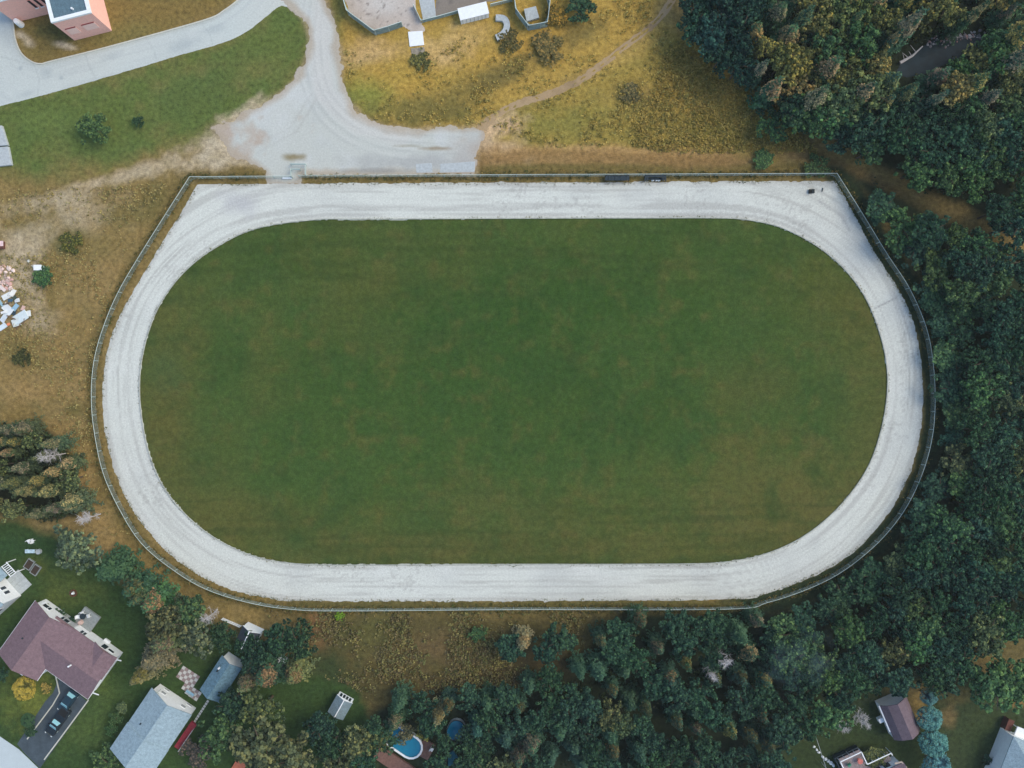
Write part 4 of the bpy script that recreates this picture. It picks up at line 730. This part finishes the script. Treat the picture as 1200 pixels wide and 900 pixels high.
for k in range(4): proto('s%d'%k, spruce_crown(200+k, 15+2*k, .17+.025*k), strunk(), cones_mesh(k, .18+.025*k), 0)
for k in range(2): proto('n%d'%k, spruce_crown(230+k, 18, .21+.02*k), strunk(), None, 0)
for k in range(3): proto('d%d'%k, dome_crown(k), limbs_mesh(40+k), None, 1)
TREES = 0
def tree(key, px, py, dia, h, col, label, group=None, name=None, cat='tree', zc=None, cc=.72):
    """px,py: where the crown's middle is seen; dia: crown width in pixels; h: height in metres"""
    global TREES; TREES += 1
    cr, tk, cn, fam = PROTO[key]; R = dia/S/2
    p = W(px, py, (zc if zc is not None else .6)*h); nm = name or ('broadleaf_tree' if fam else 'spruce_tree')
    r = thing(nm, label, cat, (p.x, p.y, 0), random.uniform(0,6.283), group)
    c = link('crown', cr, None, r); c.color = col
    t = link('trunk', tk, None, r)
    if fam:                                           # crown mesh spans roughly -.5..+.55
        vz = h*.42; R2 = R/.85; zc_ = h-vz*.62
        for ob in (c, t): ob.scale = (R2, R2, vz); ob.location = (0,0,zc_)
        t.scale = (R2, R2, zc_/1.3)
    else:
        rad = max(abs(cr.vertices[0].co.x), .2)
        for ob in (c, t): ob.scale = (h*dia/S/(h*.42), h*dia/S/(h*.42), h)
    if cn: k = link('cones', cn, None, r); k.scale = c.scale; k['kind'] = 'stuff'; k.color = tuple(v_*cc for v_ in vary(random.choice(CONEC), .12)[:3])+(1,)
    return r
DK, MID, OL, TAN, YEL, BLU, PALE = [C(*c) for c in ((56,82,62),(78,102,66),(98,104,70),(110,103,78),(132,120,66),(78,114,118),(104,114,84))]
CONEC = [C(172,140,96),C(160,132,88),C(164,138,80),C(148,128,100),C(126,118,76)]
TEAL = C(46,74,62)
def vary(c, a=.18):
    f = random.uniform(1-a, 1+a); return (c[0]*f*1.2*random.uniform(.92,1.08), c[1]*f*1.27, c[2]*f*1.45*random.uniform(.9,1.1), 1)
def poisson(poly, d, n, excl=(), seed=1):
    rs = random.Random(seed); xs_ = [p[0] for p in poly]; ys_ = [p[1] for p in poly]; out = []
    for _ in range(n):
        x, y = rs.uniform(min(xs_),max(xs_)), rs.uniform(min(ys_),max(ys_)); dd = d*(.8+.4*rs.random())
        if not inside((x,y), poly) or any(inside((x,y), e_) for e_ in excl): continue
        if any((x-a_)**2+(y-b_)**2 < dd*dd for a_,b_ in out): continue
        out.append((x,y))
    return out
POOLX = [(432,862),(470,848),(505,850),(516,836),(552,832),(556,870),(545,915),(440,935),(424,905)]
SHEDX = [(1020,808),(1100,800),(1100,920),(940,920),(955,860),(1000,835)]
HAND = []
pts = poisson(FOREST_R, 22.5, 12000, [POOLX, SHEDX], 3)
for x, y in pts:
    if x > 1228 or y > 918: continue
    bottom = y > 725 and x < 900
    if bottom:
        sp = random.random() < .5; zb = 'close under the bottom fence' if y < 775 else ('in the woods right of the pools' if x < 650 else ('at the bottom edge of the lower forest' if y > 862 else 'in the middle of the lower forest'))
        if sp: tree('s%d'%random.randrange(4) if random.random() < .6 else 'n%d'%random.randrange(2), x, y, random.uniform(20,32), random.uniform(6,9), vary(C(46,68,54)), 'dark spruce '+zb, 'dark spruces '+zb, cc=random.choice((.3,.45,.6)))
        else:
            l_ = random.random() < .16
            tree('b%d'%random.randrange(6), x, y, random.uniform(26,38), random.uniform(5,7), vary(OL if l_ else DK), ('yellowish green' if l_ else 'dark green')+' broadleaf tree '+zb, ('yellowish' if l_ else 'dark')+' broadleaf trees '+zb)
    else:
        k_ = random.random(); c_, n_ = (DK,'dark green') if k_ < .62 else ((MID,'mid green') if k_ < .9 else (OL,'olive'))
        fd = min(math.hypot(x-p_[0], y-p_[1]) for p_ in FENCE); hh = random.uniform(6,7.6) if fd > 45 else (random.uniform(4,5) if fd > 28 else random.uniform(2.8,3.6))
        if x < 1150 and y < 320 and min(math.hypot(x-p_[0], y-p_[1]) for p_ in TRAIL2) < 20: continue
        zn = 'at the forest edge along the fence' if fd <= 45 else ('in the lower right forest above the houses' if y > 640 else ('deep in the forest near the right edge' if x > 1150 else 'inside the forest right of the oval track'))
        tree('b%d'%random.randrange(6), x, y, random.uniform(28,42), hh, vary(c_), n_+' broadleaf tree '+zn, n_+' broadleaf trees '+zn)
STX = [(1035,95),(1045,50),(1085,20),(1190,22),(1190,56),(1140,62),(1108,75),(1060,90)]
for x, y in poisson(FOREST_T, 23, 8000, [STX], 5):
    if x > 1228 or y < -22: continue
    if y > 140 and x < 1150 and min(math.hypot(x-p_[0], y-p_[1]) for p_ in TRAIL2) < 22: continue
    if y > 125 or x < 880:
        zt = 'at the corner of the golden slope' if x < 900 else ('above the brown trail' if x < 1060 else ('at the right edge below the stream' if x > 1150 else 'between the stream and brown trail'))
        c_, n_ = (TEAL,'dark teal green') if x < 900 else random.choice([(DK,'dark green'),(MID,'mid green')])
        tree('b%d'%random.randrange(6), x, y, random.uniform(30,44), random.uniform(6,8.5), vary(c_), n_+' broadleaf tree '+zt, n_+' broadleaf trees '+zt)
    elif random.random() < .6: tree('s%d'%random.randrange(4), x, y, random.uniform(20,38), random.uniform(7,13), vary(DK), 'tall spruce with tan cone laden top '+('left of the stream' if x < 1040 else 'round the dark stream'), 'coned spruces '+('left of the stream' if x < 1040 else 'round the stream'), cc=1)
    else: tree('o%d'%random.randrange(3), x, y, random.uniform(28,42), random.uniform(6,9), vary(random.choice([C(124,114,70),C(112,110,68),MID])), 'olive leaved tree among the spruces '+('left of the stream' if x < 1040 else 'round the stream'), 'olive trees '+('left of the stream' if x < 1040 else 'round the stream'))
for x, y in poisson(CLUSTER, 19, 2500, [], 8):
    sp = random.random() < .7
    tree('s%d'%random.randrange(4) if sp else 'b%d'%random.randrange(6), x, y, random.uniform(18,28), random.uniform(6.5,9) if sp else 5.5, vary(C(62,72,52) if sp else OL), 'coned spruce in the clump at the left edge' if sp else 'green broadleaf tree in the clump at the left edge', 'spruces in the left clump' if sp else 'broadleaf trees in the left clump')
for a_ in [
 ('o0',90,643,52,6.5,PALE,'pale green round tree left of the dark conifer pair'),('n0',130,668,46,8,DK,'dark conifer right of the pale green round tree'),
 ('s1',158,690,40,8,DK,'dark coned conifer second in the diagonal tree row'),('s2',180,706,36,8.5,MID,'olive coned conifer midway along the diagonal tree row'),
 ('s0',165,700,30,9,DK,'darkest conifer in the middle of the diagonal row'),('o1',203,728,46,7,OL,'broad olive tree at the bend of the diagonal row'),
 ('s3',180,772,34,8.5,TAN,'tan coned conifer above the grey roofed house'),('s2',192,752,34,8.5,OL,'olive conifer between the lawn and the tan conifer'),('s1',165,792,28,8,TAN,'tan conifer touching the corner of the grey roofed house'),
 ('o2',235,745,36,6,PALE,'pale grey green tree left of the white picket fence'),('b1',222,715,40,6,MID,'green tree nearest the fence left of picket fence'),('b2',262,742,28,5,DK,'dark tree in front of the white picket fence'),('b0',293,756,26,4.5,DK,'dark tree directly over the roof of the small shed'),('b3',306,768,34,5,DK,'dark tree over the small dark roofed shed'),
 ('b4',332,748,38,5.5,DK,'dark tree right of the small dark roofed shed'),('b0',350,748,36,5.5,DK,'dark tree beside the russet grass patch'),('s0',290,800,36,8,OL,'olive conifer just right of the slate blue garage'),('s3',312,790,36,9,DK,'dark coned conifer behind the slate blue garage'),
 ('s1',345,790,34,8,OL,'olive conifer at the edge of the green clearing'),('b5',300,775,30,6,DK,'dark tree between the garage and the hidden hut'),('o1',312,868,74,8,OL,'large yellowish tree over the bottom edge left of clearing'),('o0',345,885,54,7,OL,'yellow green tree right of the large yellowish tree'),
 ('b2',262,858,46,6.5,MID,'round dark green tree with pale lower edge by red deck'),('b1',272,822,36,6,DK,'dark tree right of the slab path'),('o2',310,828,40,7,OL,'olive tree on the slope above the large yellowish tree'),('b3',392,868,36,6,DK,'dark tree below the small grey roofed shed'),('o0',420,872,40,6.5,OL,'olive tree left of the pool deck'),('b4',375,850,34,6,DK,'dark tree in the shade left of the lone shed'),('o1',400,895,40,6,OL,'olive tree at the bottom edge left of the pool'),
 ('o2',446,862,26,5,OL,'olive bushy tree overhanging the left end of the pool'),('o0',477,856,22,4.5,TAN,'tan tree overhanging the middle of the pool'),('s0',514,838,26,8,TAN,'tan topped conifer left of the small hidden pool'),('b0',520,905,36,6,DK,'dark tree at the bottom edge between the pools'),('b5',556,886,36,6,DK,'dark tree right of the teal tarpaulin'),('n1',560,852,30,7,TEAL,'teal conifer right of the small hidden pool'),('b2',521,870,22,5,DK,'small dark tree between the two pools'),('b4',548,869,22,5,DK,'small dark tree at the lower right of the hidden pool'),('o1',497,853,18,4.5,YEL,'yellow leaved small tree at the pool rim'),
 ('o0',1160,802,66,7,MID,'broad bright green tree over the right hand lawn'),('o2',1185,790,50,7,MID,'green tree on the right edge above the white house'),('b2',1100,785,40,7,DK,'dark tree at the head of the blue spruce row'),('o1',1150,735,46,8,OL,'olive tree at the edge of the right hand clearing'),
 ('b1',600,758,34,5,DK,'dark tree alone in the brown meadow below track'),('b3',655,750,34,5,DK,'dark tree right of the lone meadow tree'),('s0',612,752,30,7,TAN,'golden topped conifer in the brown meadow below the track'),('b4',640,760,30,5,TEAL,'teal green tree in the middle of the lower meadow'),
 ('b0',905,150,30,4,MID,'small green tree on the yellow slope edge at top'),('b5',925,118,34,6,TEAL,'bright teal bush tree at the forest corner at top'),
 ('o0',930,75,46,8,YEL,'yellow leaved tree among dark trees at the top'),('o1',1015,115,54,8,OL,'big olive tree above the brown trail'),('o2',985,125,46,8,OL,'olive tree left of the big olive tree'),
 ('o2',1150,150,30,8,PALE,'pale bluish tree in the middle of the top forest')]:
    kd = .72 if a_[1] < 420 and a_[2] > 600 else .95
    tree(a_[0],a_[1],a_[2],a_[3],a_[4],tuple(v_*kd for v_ in vary(a_[5],.06)[:3])+(1,),a_[6],cc=.5)
tree('d0',29.5,806,27,2.4,C(146,124,66),'round golden yellow tree on the lawn left of driveway')
for i_, (x,y,d_,h_,w_) in enumerate([(1086,815,17,5,'first'),(1087,840,26,5.5,'second'),(1091,868,29,6,'third'),(1095,895,29,6,'last')]): tree('d%d'%(i_%3),x,y,d_*1.1,h_*.75,vary(BLU,.05),w_+' blue spruce of the row beside the gambrel shed, counted from top',None,'blue_spruce')
# shrubs
def shrub(px, py, dia, h, col, label, group=None, key='b0'): return tree(key, px, py, dia, h, col, label, group, 'shrub', 'shrub')
for a_ in [(110,151,34,2.6,MID,'round green shrub alone on the upper left lawn'),(163,142,13,1.2,DK,'tiny dark shrub right of the round lawn shrub'),(52,325,24,1.1,MID,'dark shrub below the white metal cabinet'),(26,418,20,.8,C(74,76,46),'low dark shrub in the brown meadow at left'),
 (84,284,22,.6,C(98,92,50),'low olive shrub in the meadow right of the cabinet'),(34,843,16,2.2,DK,'narrow dark shrub beside the driveway edge'),(37,855,14,1.8,DK,'smaller dark shrub at the lower end beside driveway'),(55,806,12,.8,C(160,140,80),'pale straw coloured shrub in front of the mauve roofed house'),(0,790,18,1.5,DK,'dark round shrub at the left edge by the mauve roof'),
 (143,829,14,1.6,PALE,'grey green shrub upper in the row left of grey house'),(136,842,14,1.5,MID,'grey green shrub middle in the row left of grey house'),(131,855,12,1.4,MID,'green shrub lower in the row left of grey house'),(127,893,34,2.2,MID,'wide green shrub at the bottom edge below grey house'),(52,713,12,1.2,MID,'small green shrub at the corner of the white back wall'),(70,719,14,1.2,DK,'dark green shrub against the white back wall'),(84,727,10,1.0,TEAL,'teal shrub between the wall and the deck'),
 (494,70,22,.6,C(104,96,58),'olive shrub below the weathered slab near playground'),(682,8,34,2.2,DK,'dark shrub beside the trail at the top edge'),(740,110,22,.6,C(110,98,66),'brownish shrub in the yellow meadow'),(893,186,24,.9,MID,'dark shrub above the top right fence corner'),(957,195,24,.9,MID,'dark green shrub touching the top right fence corner'),(597,48,24,.6,C(98,92,54),'olive shrub below the crescent concrete wall'),(640,55,36,.8,C(118,106,62),'dull yellowish shrub below the octagonal enclosure'),(398,722,10,.9,C(120,150,50),'small bright green shrub below the bottom fence'),(560,742,18,1.2,MID,'bright green shrub in the brown meadow below the track'),
 (1025,888,26,1.6,OL,'olive shrub between the raised deck and the shed'),(650,20,26,1.2,C(140,116,52),'yellow brown shrub right of the octagonal enclosure'),(1157,890,12,1.4,TEAL,'teal shrub at the foot of the white right house'),(232,880,30,2,C(100,90,84),'greyish shrub below the red deck')]: shrub(*a_, key='d1' if a_[3] > 2 and a_[2] < 24 else 'b%d'%random.randrange(6))
# bare pale trees
def bare(px, py, h, label, spread=1.6, m_='palebark'):
    p = W(px, py, .6*h); r = thing('bare_tree', label, 'tree', (p.x,p.y,0)); mb = MB(); rs = random.Random(int(px)); tw = MB()
    mb.tube([(0,0,0),(.1,0,h*.4),(0,.1,h*.95)], .1, 6, .03)
    for k in range(26):
        z = h*(.3+.025*k); t = rs.uniform(0,6.28); L_ = spread*rs.uniform(.6,1.1)*(1.15-.028*k); e_ = Vector((L_*math.cos(t),L_*math.sin(t),z+L_*.5)); b_ = Vector((0,0,z)); tw.tube([b_, b_.lerp(e_,.5)+Vector((0,0,-.1)), e_], .035, 4, .012)
        for j in range(16):
            s_ = b_.lerp(e_, rs.uniform(.35,1)); tw.tube([s_, s_+Vector((rs.uniform(-.5,.5),rs.uniform(-.5,.5),rs.uniform(.1,.5)))], .016, 3, .007)
    part('trunk', mb, M[m_], r); part('branches', tw, M[m_], r)
bare(60,534,7.5,'pale grey bare tree lying bright across the left clump'); bare(103,607,6.5,'whitish bare tree at the lower end of left clump',1.3); bare(847,772,9,'silvery dead tree standing above the lower forest'); bare(833,788,8,'small bare white snag left below the silvery dead tree',.8); bare(245,722,6,'grey bare tree left of the white picket fence',1.4)
bare(1010,842,7,'pale leafless tree behind the raised deck',1.3); bare(985,848,6,'greyish leafless tree left of the gambrel shed',1.3)
# ------------------------------------------------------------------ low growth (uncountable)
def scatter(name, n, area_fn, size, cols, label, cat, leaves=7, hgt=.35, seed=0):
    rs = np.random.default_rng(seed); pos = area_fn(rs, n); n = len(pos); pts_ = []; cl = []
    sc_ = rs.uniform(.4,1,n)+1.1*rs.random(n)**3
    for i in range(leaves):
        d = rs.normal(size=(n,3))*np.array([1,1,.35])*size; d[:,2] = np.abs(d[:,2])+hgt*rs.random(n)*.8+.05; pts_.append(pos+d*sc_[:,None])
    P_ = np.concatenate(pts_); nn = rs.normal(size=P_.shape)*.6+np.array([0,0,1]); me = leafmesh(name, P_, nn, np.full(len(P_), size*.55), rs.random(len(P_)), M['ground'])
    pal = np.array([C(*c)[:3] for c in cols]); ci = np.tile(rs.integers(0,len(cols),n), leaves); a_ = me.color_attributes.new('Col','FLOAT_COLOR','POINT'); cc = pal[ci]*rs.uniform(.8,1.3,(len(P_),1))*np.array([1.22,1.28,1.12]); cc = cc*.9+(cc@np.array([.3,.6,.1]))[:,None]*.1
    a_.data.foreach_set('color', np.repeat(np.concatenate([cc,np.ones((len(cc),1))],1),4,0).astype('f').ravel()); return stuff(link(name, me), label, cat)
def in_polys(polys, wts=None, dens=None, excl=()):
    def f(rs, n):
        out = []
        for poly in polys:
            poly = np.array(poly, float); lo, hi = poly.min(0), poly.max(0); k = n//len(polys)*2; x = rs.uniform(lo[0],hi[0],k); y = rs.uniform(lo[1],hi[1],k)
            ok = sdf(x,y,poly) > 0
            for e_ in excl: ok &= sdf(x,y,e_) < 0
            if dens: ok &= rs.random(k) < np.clip(.35+fbm(x,y,dens,4,91)*4,0.03,1)
            x, y = x[ok], y[ok]; out.append(np.stack([(x-600)/S,(450-y)/S,np.zeros(len(x))],1))
        return np.concatenate(out)
    return f
TOPM = [(402,60),(410,105),(440,140),(560,148),(640,104),(700,74),(760,30),(780,-10),(660,-10),(640,45),(600,50),(560,30),(500,75)]
TOPM2 = [(575,150),(640,118),(700,86),(775,34),(815,55),(850,88),(900,108),(935,155),(960,180),(900,176),(800,180),(640,172)]
scatter('meadow_weeds', 6000, in_polys([TOPM, TOPM2], dens=34), .17, [(160,134,62),(144,124,58),(122,112,54),(170,144,70),(108,100,52),(146,134,72)], 'yellow and olive weeds in the meadow above the track', 'weeds', seed=1)
scatter('left_meadow_weeds', 2600, in_polys([[(0,225),(200,215),(130,340),(105,440),(110,540),(165,650),(100,640),(60,490),(0,480)]], dens=50), .2, [(140,124,76),(130,118,72),(116,110,66),(148,132,82)], 'dry brown tufts in the meadow left of the track', 'tufts', 5, .2, seed=2)
scatter('lower_meadow_weeds', 2600, in_polys([[(300,715),(700,718),(690,775),(600,806),(440,815),(370,790),(350,740)]], dens=40), .24, [(104,98,60),(112,98,66),(92,94,56),(98,88,62),(120,112,66)], 'dull green and brown weeds in the meadow below the track', 'weeds', seed=3)
scatter('undergrowth', 7000, in_polys([FOREST_R, FOREST_T, CLUSTER], dens=60, excl=[STREAM, POOLX, SHEDX]), .4, [(46,60,40),(56,70,42),(72,74,44),(40,52,38)], 'dark green undergrowth on the forest floor', 'undergrowth', 7, .8, seed=4)
def fence_band(rs, n):
    f = np.array(FENCE); seg = np.linalg.norm(np.diff(f,axis=0),axis=1); cum = np.concatenate([[0],np.cumsum(seg)]); s = rs.uniform(0,cum[-1],n); x = np.interp(s,cum,f[:,0]); y = np.interp(s,cum,f[:,1]); dx, dy = 600-x, 450-y; L_ = np.hypot(dx,dy); o_ = rs.uniform(-4,7,n); x += dx/L_*o_; y += dy/L_*o_
    ok = ~((x > 300)&(x < 562)&(y < 206))&~((x > 300)&(x < 358)&(y < 215)); return np.stack([(x-600)/S,(450-y)/S,np.zeros(n)],1)[ok]
scatter('slope_weeds', 2200, in_polys([[(780,60),(815,55),(850,88),(900,108),(935,155),(960,178),(800,180),(740,172)]]), .2, [(150,126,60),(134,118,56),(116,108,54),(160,136,66)], 'golden weeds on the slope below the top right forest', 'weeds', seed=8)
scatter('fence_grass', 3600, fence_band, .17, [(96,86,46),(80,80,42),(120,100,56),(64,72,38)], 'rough grass growing along the fence line', 'grass', 5, .25, seed=5)
def edge_band(rs, n):
    out = []
    for ln_, k in ((FIELD, n//2), (np.array(TRACK), n//2)):
        f = np.concatenate([np.array(ln_), np.array(ln_)[:1]]); seg = np.linalg.norm(np.diff(f,axis=0),axis=1); cum = np.concatenate([[0],np.cumsum(seg)]); s_ = rs.uniform(0,cum[-1],k); x = np.interp(s_,cum,f[:,0])+rs.normal(size=k)*1.1; y = np.interp(s_,cum,f[:,1])+rs.normal(size=k)*1.1
        ok = ~((x > 308)&(x < 356)&(y < 222)); ok &= fbm(x,y,25,3,95) > -.08; out.append(np.stack([(x-600)/S,(450-y)/S,np.zeros(k)],1)[ok])
    return np.concatenate(out)
scatter('edge_grass', 3600, edge_band, .1, [(96,92,50),(84,90,46),(112,100,58),(72,84,42)], 'ragged grass tufts creeping along the gravel track edges', 'grass', 4, .1, seed=6)
hm = bpy.data.materials.new('haze'); hm.use_nodes = True; n = hm.node_tree.nodes; n.remove(n['Principled BSDF']); v = n.new('ShaderNodeVolumePrincipled'); v.inputs['Color'].default_value = (.85,.95,1,1); v.inputs['Density'].default_value = .00013; hm.node_tree.links.new(v.outputs[0], n['Material Output'].inputs['Volume'])  # haze volume added so its airlight lifts the dark shadows
stuff(part('haze', MB().box(-3100,3100,-3100,3100,-1.2,H+6), hm, None), 'thin pale haze volume added over the scene to lift its dark tones', 'haze')
sm_ = bpy.data.materials.new('smoke'); sm_.use_nodes = True; n = sm_.node_tree.nodes; n.remove(n['Principled BSDF']); v = n.new('ShaderNodeVolumePrincipled'); v.inputs['Color'].default_value = (.5,.78,.95,1)
tc = n.new('ShaderNodeNewGeometry'); nz = n.new('ShaderNodeTexNoise'); nz.inputs['Scale'].default_value = .45; mr = n.new('ShaderNodeMapRange'); mr.inputs[1].default_value = .42; mr.inputs[2].default_value = .7; mr.inputs[3].default_value = 0; mr.inputs[4].default_value = .09
ln = sm_.node_tree.links; ln.new(tc.outputs['Position'], nz.inputs['Vector']); ln.new(nz.outputs['Fac'], mr.inputs[0]); to = n.new('ShaderNodeTexCoord'); vl = n.new('ShaderNodeVectorMath'); vl.operation = 'LENGTH'; ln.new(to.outputs['Object'], vl.inputs[0]); fo = n.new('ShaderNodeMapRange'); fo.inputs[1].default_value = .15; fo.inputs[2].default_value = .95; fo.inputs[3].default_value = 1; fo.inputs[4].default_value = 0; ln.new(vl.outputs['Value'], fo.inputs[0])
mu = n.new('ShaderNodeMath'); mu.operation = 'MULTIPLY'; ln.new(mr.outputs[0], mu.inputs[0]); ln.new(fo.outputs[0], mu.inputs[1]); ln.new(mu.outputs[0], v.inputs['Density']); ln.new(v.outputs[0], n['Material Output'].inputs['Volume'])
mb = MB(); nu, nv = 16, 8
vs = [(math.cos(6.283*i/nu)*math.sin(math.pi*j/nv), math.sin(6.283*i/nu)*math.sin(math.pi*j/nv), math.cos(math.pi*j/nv)) for j in range(nv+1) for i in range(nu)]
mb.add(vs, [(j*nu+i, (j+1)*nu+i, (j+1)*nu+(i+1)%nu, j*nu+(i+1)%nu) for j in range(nv) for i in range(nu)])
o = stuff(part('smoke', mb, sm_, None), 'thin bluish smoke drifting over the dark lower right forest', 'smoke'); o.location = at(938, 774, 8.5); o.scale = (7.5,5.5,1.8); o.rotation_euler = (0,0,.5)
print('trees', TREES)
